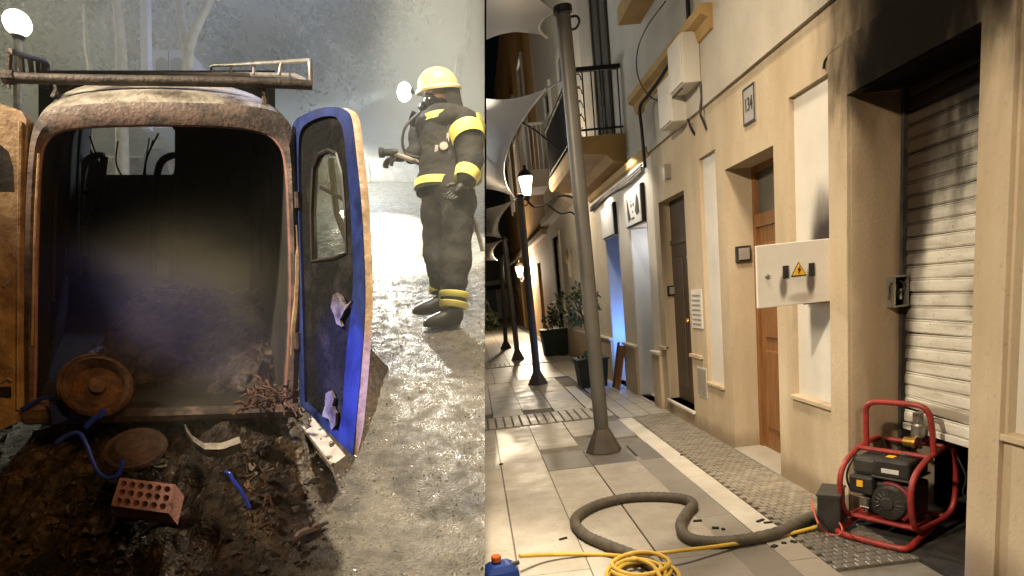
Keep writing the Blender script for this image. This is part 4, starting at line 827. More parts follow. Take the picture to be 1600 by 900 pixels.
# right rear door
H1, H2, Q = rp(464, 188), rp(468, 628), gl(548, 712, 0.33)
ND = nrm(np.cross(H2 - H1, Q - H1)); ND = ND if np.dot(ND, RL) > 0 else -ND
dq = lambda x, y: onplane(x, y, H1, ND)
do = [(468, 632), (464, 500), (459, 350), (456, 235), (458, 193), (475, 179), (500, 169), (525, 167), (540, 172), (549, 186), (556, 240), (564, 320), (569, 410), (570, 480), (565, 560), (558, 640), (551, 712)]
di = [(476, 628), (473, 500), (468, 350), (466, 240), (470, 204), (484, 190), (505, 182), (522, 182), (530, 190), (536, 205), (541, 250), (547, 320), (551, 410), (550, 470), (540, 560), (535, 640), (528, 676)]
DO3 = [dq(*p) for p in spline([np.array(p, float) for p in do], 3)]; DI3 = [dq(*p) for p in spline([np.array(p, float) for p in di], 3)]
rd = part('right_door', MB().loft([DO3 + [DO3[0]], DI3 + [DI3[0]], [p + ND * 0.012 for p in DI3] + [DI3[0] + ND * 0.012]], closed=False), m_rim_bluelit, van, label='open right rear door with blue lit rim')
wh_ = [dq(x, y) + ND * 0.012 for x, y in ((484, 408), (482, 330), (485, 262), (494, 240), (508, 234), (522, 240), (530, 270), (535, 330), (537, 395), (520, 402))]
part('door_lining', fill([p + ND * 0.012 for p in DI3], [wh_]), mat('burnt_door_lining', (0.010, 0.010, 0.010), (0.035, 0.032, 0.03), 7, 0.9, 0.6, 35, detail=9, spec=0.1, contrast=(0.5, 0.7)), rd)
m_sooty = mat('sooty_glass', (0.10, 0.095, 0.065), (0.03, 0.028, 0.02), 7, 0.3)
nt_ = m_sooty.node_tree; tr_ = nt_.nodes.new('ShaderNodeBsdfTransparent'); tr_.inputs[0].default_value = (0.40, 0.38, 0.27, 1); ms_ = nt_.nodes.new('ShaderNodeMixShader'); ms_.inputs[0].default_value = 0.62
nt_.links.new(nt_.nodes['Principled BSDF'].outputs[0], ms_.inputs[1]); nt_.links.new(tr_.outputs[0], ms_.inputs[2]); nt_.links.new(ms_.outputs[0], nt_.nodes['Material Output'].inputs[0])
part('window_pane', fill([p + ND * 0.006 for p in wh_]), m_sooty, rd)
part('window_frame', MB().tube(wh_, 0.008, 6, closed=True), m_plastic_b, rd)
part('window_bar', MB().tube([dq(497, 245) + ND * .05, dq(506, 330) + ND * .05, dq(528, 390) + ND * .05], 0.012, 6).tube([dq(484, 290) + ND * .045, dq(532, 316) + ND * .045], 0.008, 6), m_inside, rd)
skin = [dq(p[0] + 7 * max(0.0, min(1.0, (p[0] - 500) / 48.0)) * (1 if 150 < p[1] < 690 else 0.3), p[1]) + ND * 0.014 for p in spline([np.array(q, float) for q in do], 3)]
part('outer_skin', MB().loft([[p + ND * 0.002 for p in DO3], [(a + b) / 2 + ND * 0.004 for a, b in zip(DO3, skin)], skin]), m_doorpaint, rd, True)
part('skin_panel', fill(skin[::2], [[p + ND * 0.02 for p in wh_]]), m_doorpaint, rd)
part('torn_trim', MB().prism([dq(x, y) - ND * 0.006 for x, y in ((522, 462), (528, 457), (536, 465), (541, 478), (552, 470), (540, 486), (533, 500), (536, 510), (528, 506), (524, 492), (519, 480))], ND * 0.01), m_roof, rd)
part('torn_trim', MB().prism([dq(x, y) - ND * 0.006 for x, y in ((511, 614), (519, 610), (524, 622), (521, 634), (527, 645), (526, 664), (520, 672), (516, 655), (505, 650), (510, 632))], ND * 0.01), m_roof, rd)
part('lock_hole', MB().ball(dq(498, 545) + ND * 0.03, (0.012, 0.012, 0.010), n=8, m=6), m_black, rd)
for y_ in (300, 520): part('hinge', MB().tube([rp(464, y_, -.01), rp(465, y_ + 25, -.01)], 0.012, 8), m_burnt, rd)
# left rear door, swung wide
A1, A2_, A3_ = rp(41, 184), rp(37, 655), at(-115, 690, 2.48)
NE = nrm(np.cross(A2_ - A1, A3_ - A1)); NE = NE if np.dot(NE, FL) > 0 else -NE
eq = lambda x, y: onplane(x, y, A1, NE)
lo = [(41, 186), (34, 174), (12, 165), (-30, 157), (-85, 160), (-108, 190), (-116, 320), (-118, 520), (-112, 690), (-40, 680), (10, 668), (37, 655), (37, 500), (38, 330)]
lh = [(-85, 225), (-2, 224), (14, 238), (21, 262), (23, 300), (-85, 300)]
lh2 = [(-95, 335), (2, 332), (9, 345), (10, 420), (3, 446), (-95, 446)]
ld = part('left_door', fill([eq(*p) for p in lo], [[eq(*p) for p in lh], [eq(*p) for p in lh2]]), m_doorpaint, van, label='open left rear door lit orange')
part('door_edge', MB().loft([[eq(*p) for p in lo], [eq(*p) + NE * 0.05 for p in lo]]), m_doorpaint, ld)
part('window_recess', MB().loft([[eq(*p) for p in lh], [eq(*p) + NE * 0.03 for p in lh]], caps=True), m_black, ld)
part('panel_recess', MB().loft([[eq(*p) for p in lh2], [eq(*p) + NE * 0.012 for p in lh2]], caps=True), m_doorpaint, ld)
part('door_bead', MB().tube([eq(33, 190) - NE * .004, eq(30, 400) - NE * .004, eq(29, 640) - NE * .004], 0.007, 6), m_doorpaint, ld)
part('lock_slot', MB().box(eq(5, 612) - NE * 0.001, (0.03, 0.02, 0.004), (RL, UL, NE)), m_black, ld)
part('door_dent', MB().tube(spline([eq(x, y) - NE * .003 for x, y in ((0, 598), (12, 592), (20, 596))], 4), 0.006, 6), m_palemetal, ld); part('door_dent', MB().tube(spline([eq(x, y) - NE * .003 for x, y in ((6, 448), (14, 440), (18, 436))], 4), 0.005, 6), m_palemetal, ld)
# roof rack, a thing carried by the roof
def rk(x, y, d): return onplane(x, y, PV + SV * d, NV)
rack = thing('roof_rack', 'scorched tubular roof rack standing on the van roof', 'roof rack', rk(250, 150, 0.3))
part('rear_bar', MB().tube(spline([rk(x, y, 0.12) for x, y in ((12, 121), (60, 123), (150, 125), (300, 127), (420, 130), (488, 133))], 4), 0.019, 10), m_rack, rack, True)
part('bar_end', MB().lathe(rk(14, 121, 0.12), [(0.024, -0.02), (0.027, 0.0), (0.024, 0.02)], XV, 10), m_rack, rack)
part('torn_wire', MB().tube(spline([rk(x, y, 0.11) for x, y in ((14, 122), (12, 129), (16, 138))], 3), 0.004, 5).tube([rk(12, 126, .11), rk(2, 135, .11)], 0.003, 5), m_rack, rack)
part('side_rail', MB().tube(spline([rk(14, 120, 0.12), rk(15, 84, 0.12), rk(22, 82, 0.14), rk(40, 88, 0.5), rk(72, 98, 1.15), rk(74, 114, 1.15)], 5), 0.011, 8), m_rack, rack, True)
for (x, y, x2, y2, d) in ((33, 86, 35, 118, 0.38), (47, 91, 50, 117, 0.66), (59, 95, 61, 117, 0.9), (68, 98, 69, 117, 1.08)): part('rung', MB().tube([rk(x, y, d), rk(x2, y2, d)], 0.010, 8), m_rack, rack)
part('side_rail', MB().tube(spline([rk(486, 131, 0.12), rk(484, 97, 0.12), rk(478, 95, 0.2), rk(430, 98, 0.6), rk(370, 101, 1.3), rk(332, 103, 2.0), rk(331, 112, 2.0)], 5), 0.009, 8), m_rackpale, rack, True)
for (x, y, x2, y2, d) in ((440, 98, 436, 118, 0.5), (398, 100, 396, 116, 1.0), (362, 102, 360, 115, 1.5)): part('rung', MB().tube([rk(x, y, d), rk(x2, y2, d)], 0.008, 8), m_rackpale, rack)
part('side_tube', MB().tube([rk(480, 128, 0.15), rk(460, 118, 0.5), rk(330, 115, 2.0)], 0.012, 8), m_rackpale, rack)
part('cross_bar', MB().tube([rk(74, 115, 1.15), rk(400, 118, 1.15)], 0.013, 8), m_rack, rack)
part('cross_bar', MB().tube([rk(100, 116, 2.0), rk(331, 114, 2.0)], 0.012, 8), m_rack, rack)
for pts in (((88, 128, 0.2), (90, 140, 0.2), (86, 154, 0.2)), ((411, 134, 0.14), (414, 150, 0.14), (415, 168, 0.14)), ((355, 128, 1.15), (356, 142, 1.15), (354, 150, 1.15)), ((70, 118, 1.1), (70, 128, 1.1), (70, 138, 1.1))):
    part('rack_leg', MB().tube([rk(*p) for p in pts], [0.013, 0.013, 0.018], 8), m_rack, rack)
part('leg_bracket', MB().prism([rk(x, y, 0.15) for x, y in ((86, 129), (118, 130), (104, 140), (92, 146))], SV * 0.02), m_rack, rack); part('leg_bracket', MB().prism([rk(x, y, 0.12) for x, y in ((380, 133), (416, 134), (414, 150), (408, 142))], SV * 0.02), m_rack, rack)

# ---- debris
heap = MB(); nx, ny = 84, 74
for j in range(ny + 1):
    for i in range(nx + 1):
        u = -2.25 + 1.55 * i / nx; v = 1.55 + 2.0 * j / ny
        e = min(1.0, (i / nx) / 0.16, (1 - i / nx) / 0.30)
        ramp = max(0.0, min(1.0, (v - 1.7 - 0.12 * math.sin(7 * u)) / 0.75)); inside = max(0.0, min(1.0, (v - 2.35) / 0.9))
        h = e * (0.30 * ramp ** 1.2 + 0.28 * inside * (1.0 - 0.55 * i / nx))
        p = road(u, v); f = mnoise.fractal(Vector(p * 7), 0.9, 2.1, 5)
        heap.v.append(tuple(p + NL * (h + (0.055 * f + 0.025 * abs(mnoise.noise(Vector(p * 23)))) * min(1, ramp * 3 + .25) * e - 0.012 - 0.03 * (1 - min(1, e * 3)))))
for j in range(ny):
    for i in range(nx): heap.f.append((j * (nx + 1) + i, j * (nx + 1) + i + 1, (j + 1) * (nx + 1) + i + 1, (j + 1) * (nx + 1) + i))
stuff('ash_heap', heap, m_ash, 'heap of black ash spilling from the van load bay')
ch = MB()
for k in range(900):
    u = random.uniform(-2.4, -0.75); v = random.uniform(1.35, 2.7); hh = 0.30 * max(0, min(1, (v - 1.75) / 0.75)) ** 1.2
    s = random.uniform(0.004, 0.022) * (1.5 if random.random() < .08 else 1); a = [nrm(np.random.normal(size=3)) for _ in range(2)]; a.append(np.cross(a[0], a[1]))
    q_ = road(u, v, hh + 0.012); L1 = [q_ + a[0] * s * random.uniform(.5, 1.6) * math.cos(t) + nrm(np.cross(a[2], a[0])) * s * random.uniform(.5, 1.2) * math.sin(t) for t in (0, 1.3, 2.4, 3.6, 5.0)]; n_ = nrm(a[2]); ch.loft([L1, [q_ + (p - q_) * random.uniform(.5, .9) + n_ * s * random.uniform(.4, .9) for p in L1]], caps=True)
stuff('charred_chunks', ch, mat('charred_chunk', (0.05, 0.04, 0.032), (0.13, 0.09, 0.06), 9, 0.5, 0.4, 60, spec=0.6, contrast=(.45, .7)), 'broken charred chunks scattered round the ash heap')
def px3(x, y, d): return at(x, y, d)
# burnt wheel
wc = px3(153, 606, 2.50); wax = nrm(M @ np.array([0.55, 0.25, -1.0]) ); whl = thing('rusty_reel', 'round rusty metal reel standing in the ash in the load bay', 'reel', wc)
part('rim', MB().lathe(wc, [(0.112, -0.05), (0.122, -0.03), (0.122, 0.03), (0.108, 0.042), (0.095, 0.02), (0.085, -0.01), (0.05, 0.005), (0.0, 0.012)], wax, 28, caps=False), m_rust, whl, True)
part('hub', MB().lathe(wc, [(0.03, 0), (0.028, 0.035), (0.0, 0.038)], wax, 14), m_rust, whl)
part('loose_wire', MB().tube([wc + wax * 0.02 + 0.125 * (nrm(np.cross(wax, UL)) * math.cos(t) + UL * math.sin(t)) for t in np.linspace(-2.4, 1.6, 24)], 0.007, 6), m_rust, whl)
d2c = px3(212, 702, 2.40); single('scorched_lid', MB().lathe(d2c, [(0.11, 0.0), (0.105, 0.012), (0.09, 0.008), (0.06, 0.03), (0.03, 0.02), (0.0, 0.034)], nrm(M @ np.array([0.1, 0.75, -0.7])), 24), m_rustdark, 'brown domed scorched lid in the ash above the brick', 'lid', d2c)
def bhose(px, d, r, label):
    P = [px3(x, y, d) for x, y in px]; single('blue_lit_hose', MB().tube(spline(P, 6), r, 8), m_bluelit_hose, label, 'hose', P[0], smooth=True)
bhose([(88, 692), (108, 679), (124, 677), (134, 692), (144, 718), (154, 738), (170, 747), (186, 739), (192, 718)], 2.28, 0.0075, 'curled blue lit hose in the ash beside the brick')
bhose([(352, 738), (359, 741), (364, 750), (376, 766), (384, 780), (390, 794)], 2.25, 0.007, 'short bent blue lit hose in the ash right of the brick')
bhose([(134, 668), (146, 655), (156, 650), (162, 640)], 2.42, 0.010, 'small blue lit hose scrap under the rusty wheel')
# perforated brick
bTL, bTR, bBL = px3(187, 746, 2.30), px3(274, 757, 2.27), px3(173, 790, 2.22); bx_ = bTR - bTL; by_ = bBL - bTL; bn = nrm(np.cross(by_, bx_)); bn = bn if np.dot(bn, FL) > 0 else -bn
bk = thing('hollow_brick', 'perforated clay brick with rows of round holes in the ash', 'brick', bTL)
holes = []
for r_ in range(3):
    for c_ in range(6):
        o_ = bTL + bx_ * (0.10 + 0.155 * c_ + (0.02 if r_ % 2 else 0)) + by_ * (0.2 + 0.3 * r_)
        holes.append([o_ + bx_ * 0.058 * math.cos(t) + by_ * 0.112 * math.sin(t) for t in np.linspace(0, 2 * math.pi, 13)[:-1]])
quad = [bTL, bTR, bTR + by_, bBL]; dpt = bn * 0.075
part('brick_face', fill(quad, holes), m_brick, bk)
sd = MB(); sd.loft([quad, [p + dpt for p in quad]]); sd.poly([p + dpt for p in quad]); part('brick_body', sd, m_brick, bk)
hh_ = MB()
for L in holes: hh_.loft([L, [p + bn * 0.07 for p in L]])
part('brick_hole', hh_, m_brick, bk)
sh = MB(); shp = [(288, 662), (300, 680), (318, 692), (345, 692), (374, 682)]
sh.loft([[px3(x, y, 2.42) for x, y in shp], [px3(x + 2, y + 10, 2.38) for x, y in shp], [px3(x + 6, y + 22, 2.42) for x, y in shp]], closed=False)
single('bent_sheet', sh, m_roof, 'bent pale metal sheet in the middle of the ash heap', 'sheet', px3(330, 690, 2.42))
rust = MB()
for k in range(70):
    a = px3(random.uniform(388, 452), random.uniform(600, 640), random.uniform(2.5, 2.66)); b = a + nrm(np.random.normal(size=3)) * random.uniform(.03, .09); rust.tube([a, (a + b) / 2 + NL * 0.012, b], random.uniform(.002, .006), 4)
stuff('rusty_scrap', rust, m_rust, 'tangle of rusty springs and scrap beside the right door')
r2 = MB()
for k in range(26):
    a = px3(random.uniform(388, 420), random.uniform(725, 830), random.uniform(2.1, 2.3)); b = a + nrm(np.random.normal(size=3)) * random.uniform(.02, .06); r2.tube([a, b], 0.004, 4)
stuff('rusty_shreds', r2, m_rust, 'rusty shreds scattered at the right foot of the ash heap')
bp = thing('bumper_piece', 'grey broken bumper piece on the ground under the right door', 'bumper', gl(490, 690))
q = [gl(x, y, 0.16) for x, y in ((436, 622), (466, 626), (540, 712), (520, 726))]
part('shell', MB().loft([q, [p - NL * 0.05 for p in q]], caps=True), m_palemetal, bp)
part('edge', MB().tube([q[0], q[3]], 0.010, 6), m_palemetal, bp)
pk = thing('box_remains', 'pinkish crushed box remains under the left door', 'box', px3(70, 640, 2.55))
part('side', MB().prism([px3(x, y, 2.52) for x, y in ((24, 640), (58, 622), (66, 650), (60, 662), (28, 660))], FL * 0.06), mat('pink_remains', (0.33, 0.22, 0.24), (0.2, 0.12, 0.13), 16, 0.6, 0.3, 60), pk)
part('side', MB().prism([px3(x, y, 2.48) for x, y in ((76, 628), (104, 622), (110, 655), (82, 664))], FL * 0.05), m_rim_bluelit, pk)
part('strap', MB().tube([px3(34, 640, 2.5), px3(60, 625, 2.5), px3(84, 618, 2.5)], 0.008, 6), m_bluelit_hose, pk)
single('plank', MB().box(gl(60, 835, 0.03), (0.22, 0.018, 0.008), (nrm(gl(140, 815) - gl(0, 846)), nrm(np.cross(NL, nrm(gl(140, 815) - gl(0, 846)))), NL)), m_palemetal, 'thin wet strip lying on the ground at the lower left', 'strip', gl(60, 835))
single('twisted_rag', MB().tube(spline([gl(x, y, 0.02) for x, y in ((455, 848), (470, 836), (492, 826), (512, 815))], 5), [0.012] * 4 + [0.02] * 8 + [0.008] * 4, 7), m_burnt, 'twisted scorched rag on the wet ground below the door', 'rag', gl(485, 830))

# tangled wires and crumpled charred sheets over the ash
wr = MB()
for k in range(46):
    a = px3(random.uniform(70, 440), random.uniform(640, 800), 2.34) ; a = gl(random.uniform(30, 470), random.uniform(690, 850), 0.0); u_ = np.dot(a - ROAD0, GX); v_ = np.dot(a - ROAD0, GY)
    a = a + NL * (0.30 * max(0, min(1, (v_ - 1.75) / 0.75)) ** 1.2 + 0.03); P = [a]
    for q_ in range(5): P.append(P[-1] + nrm(np.random.normal(size=3) * np.array([1, 1, .5])) * random.uniform(.02, .07))
    wr.tube(spline(P, 4), random.uniform(.0015, .004), 4)
stuff('burnt_wires', wr, m_black, 'tangle of thin burnt wires over the ash heap')
cs = MB()
for k in range(34):
    a = gl(random.uniform(10, 470), random.uniform(690, 870), 0.0); v_ = np.dot(a - ROAD0, GY); a = a + NL * (0.30 * max(0, min(1, (v_ - 1.75) / 0.75)) ** 1.2 + 0.02)
    e1 = nrm(np.random.normal(size=3)); e1 = nrm(e1 - NL * np.dot(e1, NL) * .7); e2 = nrm(np.cross(NL, e1)); w_, h_ = random.uniform(.03, .10), random.uniform(.02, .06)
    g_ = [[a + e1 * w_ * (x / 4 - .5) * random.uniform(.8, 1.2) + e2 * h_ * (y / 3 - .5) * random.uniform(.7, 1.3) + NL * random.uniform(-.012, .022) for x in range(5)] for y in range(4)]
    cs.loft(g_, closed=False)
stuff('charred_sheets', cs, mat('charred_sheet', (0.06, 0.045, 0.034), (0.02, 0.015, 0.012), 18, 0.5, 0.5, 60, spec=0.5), 'crumpled charred sheets and scraps lying in the ash')
hw = MB()
for k in range(14):
    x = random.uniform(90, 420); a = rp(x, random.uniform(205, 225), random.uniform(.3, 1.6)); b = a - UL * random.uniform(.1, .45) + XV * random.uniform(-.1, .1); hw.tube(spline([a, (a + b) / 2 + XV * random.uniform(-.06, .06), b], 5), .004, 4)
for d_ in (0.5, 0.95, 1.4): hw.tube([p + SV * d_ - UL * 0.02 for p in I3[4:-4]], 0.014, 5)
part('roof_ribs', hw, m_inside, van, kind='stuff')

# ---- firefighter
FD = 4.57
def fp_(x, y, dz=0.0): return at(x, y, FD + dz)
m_cloth = mat('turnout_cloth', (0.012, 0.013, 0.014), (0.028, 0.024, 0.017), 9, 0.85, 1.0, 14)
m_strip = mat('reflective_strip', (0.85, 0.80, 0.22), (0.78, 0.70, 0.16), 12, 0.45)
m_helmet = mat('helmet_yellow', (0.86, 0.74, 0.38), (0.76, 0.62, 0.28), 6, 0.35)
m_skin = mat('skin', (0.5, 0.3, 0.2), None, 8, 0.6)
def skin_mesh(name, verts, edges, radii, m, parent, sub=2, root=0):
    off = ORI[parent.name]; me = bpy.data.meshes.new(name); me.from_pydata([tuple(np.asarray(p) - off) for p in verts], edges, []); me.materials.append(m)
    o = link(name, me, parent); sm_ = o.modifiers.new('skin', 'SKIN')
    for i, r in enumerate(radii):
        sv = me.skin_vertices[0].data[i] if me.skin_vertices else None
        if sv: sv.radius = (r, r) if not hasattr(r, '__len__') else r
        if sv and i == root: sv.use_root = True
    sm_.use_smooth_shade = True; ss = o.modifiers.new('sub', 'SUBSURF'); ss.levels = sub; ss.render_levels = sub
    dg = bpy.context.evaluated_depsgraph_get(); ev = o.evaluated_get(dg); m2 = bpy.data.meshes.new_from_object(ev); o.modifiers.clear(); o.data = m2
    for p in m2.polygons: p.use_smooth = True
    return o
ff = thing('person', 'firefighter in yellow helmet and dark turnout suit with yellow bands holding a hose', 'person', fp_(690, 505))
J = [(700, 290, 0), (697, 255, 0), (694, 218, 0), (690, 188, 0), (688, 168, -.01), (687, 150, -.02),          # 0-5 pelvis .. head
     (718, 305, -.09), (715, 350, -.10), (713, 395, -.11), (709, 435, -.11), (707, 480, -.10),                 # 6-10 near leg
     (686, 305, .09), (684, 350, .09), (684, 395, .09), (687, 430, .11), (689, 466, .12),                      # 11-15 far leg
     (722, 189, -.13), (733, 222, -.18), (737, 252, -.20), (730, 275, -.24), (725, 288, -.27),                 # 16-20 near arm
     (668, 194, .13), (659, 218, .10), (654, 238, .04), (643, 244, -.02), (633, 246, -.06)]                    # 21-25 far arm
E_ = [(0, 1), (1, 2), (2, 3), (3, 4), (4, 5), (0, 6), (6, 7), (7, 8), (8, 9), (9, 10), (0, 11), (11, 12), (12, 13), (13, 14), (14, 15), (3, 16), (16, 17), (17, 18), (18, 19), (19, 20), (3, 21), (21, 22), (22, 23), (23, 24), (24, 25)]
Rr = [.18, .18, .18, .15, .08, .075, .14, .128, .115, .105, .08, .135, .122, .11, .10, .075, .115, .108, .092, .078, .058, .105, .095, .08, .066, .05]
bd_ = skin_mesh('body', [fp_(*j) for j in J], E_, Rr, m_cloth, ff, 3)
for v_ in bd_.data.vertices:                                            # folds in the heavy cloth
    q_ = Vector((v_.co.x * 5, v_.co.y * 5, v_.co.z * 11)); v_.co += v_.normal * (0.022 * mnoise.noise(q_) + 0.010 * abs(mnoise.noise(q_ * 2.3)))
def band(name, a, b, r0, r1, m=None, n=18, sq=1.0):
    a, b = np.asarray(a), np.asarray(b); d = b - a; L = np.linalg.norm(d)
    part(name, MB().lathe(a, [(r0 * .97, 0), (r0, 0.004), (r1, L - 0.004), (r1 * .97, L)], d, n, caps=False), m or m_strip, ff, True)
ax3 = (RL, FL, UL)
def ring_(name, c, rx, rz, hgt, tilt=0.0, m=None, n=24):
    c = np.asarray(c); L1 = [c + RL * rx * math.cos(t) + FL * rz * math.sin(t) + UL * tilt * math.cos(t) for t in np.linspace(0, 2 * math.pi, n + 1)[:-1]]
    part(name, MB().loft([[p - UL * hgt / 2 for p in L1], [p + UL * hgt / 2 for p in L1]]), m or m_strip, ff, True)
# coat: skirt and bands
part('coat_skirt', MB().loft([[fp_(x0 + (x1 - x0) * 0.5, y) + RL * (x1 - x0) / 2 * FD / 1000 * math.cos(t) * (1 + 0.035 * math.sin(5 * t + y * .21)) + FL * 0.185 * math.sin(t) * (1 + 0.04 * math.sin(4 * t + y * .3)) for t in np.linspace(0, 2 * math.pi, 25)[:-1]] for x0, x1, y in ((662, 741, 190), (657, 741, 205), (656, 740, 222), (658, 739, 238), (654, 740, 255), (655, 739, 270), (650, 741, 285), (649, 742, 303))]), m_cloth, ff, True)
ring_('coat_band', fp_(695, 294), 0.218, 0.20, 0.050, -0.012)
ring_('chest_band', fp_(699, 197), 0.196, 0.20, 0.045)
band('sleeve_band', fp_(727, 202, -.155), fp_(733, 220, -.18), 0.122, 0.117)
band('cuff_band', fp_(732, 268, -.228), fp_(727, 282, -.255), 0.092, 0.080)
band('boot_band', fp_(709.5, 457, -.10), fp_(709, 467, -.10), 0.108, 0.106)
band('boot_band', fp_(709, 472, -.10), fp_(708, 482, -.10), 0.102, 0.096)
band('boot_band', fp_(686, 446, .12), fp_(688, 456, .12), 0.080, 0.080)
for (x, y, dz) in ((704, 493, -.10), (686, 474, .12)):
    q = fp_(x, y, dz); toe = nrm(-RL * 0.9 - FL * 0.35 - UL * 0.15)
    part('boot', MB().loft([[q + toe * s + RL * 0 + np.cross(toe, UL) * w * math.cos(t) + UL * (hh * math.sin(t) - 0.02 + dh) for t in np.linspace(0, 2 * math.pi, 13)[:-1]] for s, w, hh, dh in ((-0.085, 0.03, 0.05, 0.02), (-0.07, 0.055, 0.075, 0.02), (0.0, 0.062, 0.075, 0.015), (0.08, 0.06, 0.055, 0.0), (0.15, 0.052, 0.04, -0.01), (0.19, 0.02, 0.02, -0.018))], caps=True), m_plastic_b, ff, True)
# head
hc = fp_(686, 146, -0.02); hf = nrm(-RL * 0.85 - FL * 0.40 - UL * 0.25); hs = nrm(np.cross(hf, UL)); hu = nrm(np.cross(hs, hf))
part('face', MB().ball(hc, (0.088, 0.098, 0.118), (hs, hf, hu), 18, 14), m_skin, ff, True)
part('nose', MB().ball(hc + hf * 0.1 - hu * 0.01, (0.014, 0.02, 0.022), (hs, hf, hu), 8, 6), m_skin, ff, True)
for s in (-1, 1): part('eye', MB().ball(hc + hf * 0.088 + hs * 0.032 * s + hu * 0.022, 0.012, n=8, m=6), m_label, ff, True)
part('mask', MB().ball(hc + hf * 0.045 - hu * 0.045, (0.072, 0.085, 0.075), (hs, hf, hu), 16, 12), mat('mask_glass', (0.05, 0.05, 0.05), None, 8, 0.15, spec=0.8), ff, True)
part('mask_valve', MB().lathe(hc + hf * 0.115 - hu * 0.07, [(0.03, 0), (0.034, 0.03), (0.02, 0.05)], hf - hu * 0.5, 12), m_plastic_b, ff)
he = hc + hu * 0.045
part('helmet', MB().ball(he, (0.128, 0.148, 0.125), (hs, hf, hu), 24, 16, half=0.56), m_helmet, ff, True)
part('helmet_brim', MB().loft([[he + hs * a * math.cos(t) + hf * b * math.sin(t) + hu * z for t in np.linspace(0, 2 * math.pi, 25)[:-1]] for a, b, z in ((0.126, 0.146, 0.0), (0.14, 0.17, -0.02), (0.138, 0.165, -0.034), (0.12, 0.138, -0.024))]), m_helmet, ff, True)
part('helmet_side', MB().prism([he + hs * 0.118 * sd + hf * a + hu * b for a, b in ((-0.03, 0.06), (-0.10, 0.0), (-0.08, -0.10), (0.0, -0.10), (0.02, 0.0))] if False else [he - hs * 0.122 + hf * a + hu * b for a, b in ((-0.02, 0.07), (-0.085, 0.01), (-0.07, -0.09), (0.0, -0.09), (0.015, 0.0))], -hs * 0.012), m_plastic_b, ff) if False else None
part('neck_guard', MB().loft([[hc + hs * a * math.cos(t) + hf * (b * math.sin(t) - 0.02) + hu * z for t in np.linspace(math.pi * 0.95, math.pi * 2.05, 14)] for a, b, z in ((0.12, 0.13, 0.03), (0.125, 0.135, -0.06), (0.15, 0.14, -0.13))], closed=False), m_cloth, ff, True)
tq = he + hf * 0.10 - hs * 0.0 + (-RL) * 0.06 - hu * 0.02
part('helmet_torch', MB().lathe(tq - RL * 0.02, [(0.022, 0.0), (0.022, 0.05), (0.028, 0.06)], -RL - UL * 0.15, 12), m_plastic_b, ff)
part('torch_lens', MB().ball(tq - RL * 0.085 - UL * 0.01, (0.05, 0.05, 0.06), (RL, FL, UL), 14, 10), mat('lit_torch_lens', (1, 1, 1), None, 5, 0.4, emit=(0.85, 0.95, 1.0), estr=50), ff)
lamp('SPOT', 'torch_light', tq - RL * 0.16, COOL, 800, 0.03, tq - RL * 2 - UL * 0.36 + FL * 0.3, 26, 0.8)
# gloved hands with fingers
def hand(w, d, up, s=1.0):
    w, d, up = np.asarray(w), nrm(d), nrm(up); sd = nrm(np.cross(d, up)); V = [w]; E = []; Rd = [0.034 * s]
    V.append(w + d * 0.05 * s); E.append((0, 1)); Rd.append((0.042 * s, 0.024 * s)); V.append(w + d * 0.09 * s); E.append((1, 2)); Rd.append((0.04 * s, 0.02 * s))
    o = skin_mesh('glove', V, E, Rd, m_plastic_b, ff, 2)
    for k, L in enumerate((0.07, 0.08, 0.075, 0.06)):
        b = w + d * 0.085 * s + sd * (-0.03 + 0.02 * k) * s; P = [b, b + d * L * .5 * s - up * 0.008 * s, b + d * L * .75 * s - up * 0.03 * s, b + d * L * .7 * s - up * 0.055 * s]
        skin_mesh('glove_finger', P, [(0, 1), (1, 2), (2, 3)], [0.012 * s, 0.0115 * s, 0.011 * s, 0.009 * s], m_plastic_b, ff, 1)
    b = w + d * 0.03 * s - sd * 0.035 * s; skin_mesh('glove_thumb', [b, b + d * .03 * s - sd * .025 * s - up * .012 * s, b + d * .055 * s - sd * .02 * s - up * .035 * s], [(0, 1), (1, 2)], [0.014 * s, 0.013 * s, 0.010 * s], m_plastic_b, ff, 1)
hand(fp_(634, 246, -.06), -RL - UL * .1, UL, 1.05)
hand(fp_(724, 287, -.27), -RL * .6 - UL * 0.8 - FL * .2, nrm(FL + RL * .3), 1.05)
# breathing set and hoses
cy = fp_(744, 272, 0.10); part('air_cylinder', MB().lathe(fp_(741, 285, 0.16), [(0.03, -0.02), (0.06, 0.01), (0.062, 0.40), (0.04, 0.45), (0.02, 0.48)], UL - RL * 0.03, 16), mat('cylinder_paint', (0.28, 0.30, 0.06), (0.2, 0.2, 0.05), 8, 0.5), ff, True)
part('shoulder_strap', MB().tube(spline([fp_(x, y, z) for x, y, z in ((708, 178, -.12), (702, 196, -.175), (699, 220, -.182), (698, 250, -.178))], 5), 0.014, 6), m_plastic_b, ff)
part('gauge', MB().lathe(fp_(694, 230, -.185), [(0.03, 0), (0.03, 0.02), (0.026, 0.024)], -FL, 14), m_palemetal, ff)
part('buckle', MB().cbox(fp_(682, 234, -.178), (0.012, 0.008, 0.03), ax3, 0.004).cbox(fp_(700, 215, -.19), (0.01, 0.006, 0.03), ax3, 0.003), m_palemetal, ff)
part('air_hose', MB().tube(spline([hc + hf * 0.14 - hu * 0.10, fp_(640, 190, -.12), fp_(631, 205, -.14), fp_(629, 225, -.12), fp_(635, 240, -.1), fp_(655, 246, -.12)], 6), 0.009, 6), m_plastic_b, ff, True)
fh = [fp_(x, y, z) for x, y, z in ((606, 238, -.12), (622, 242, -.12), (640, 249, -.12), (660, 258, -.02), (690, 285, .05), (722, 320, .2), (740, 345, .2), (749, 372, .2), (754, 392, .2))]
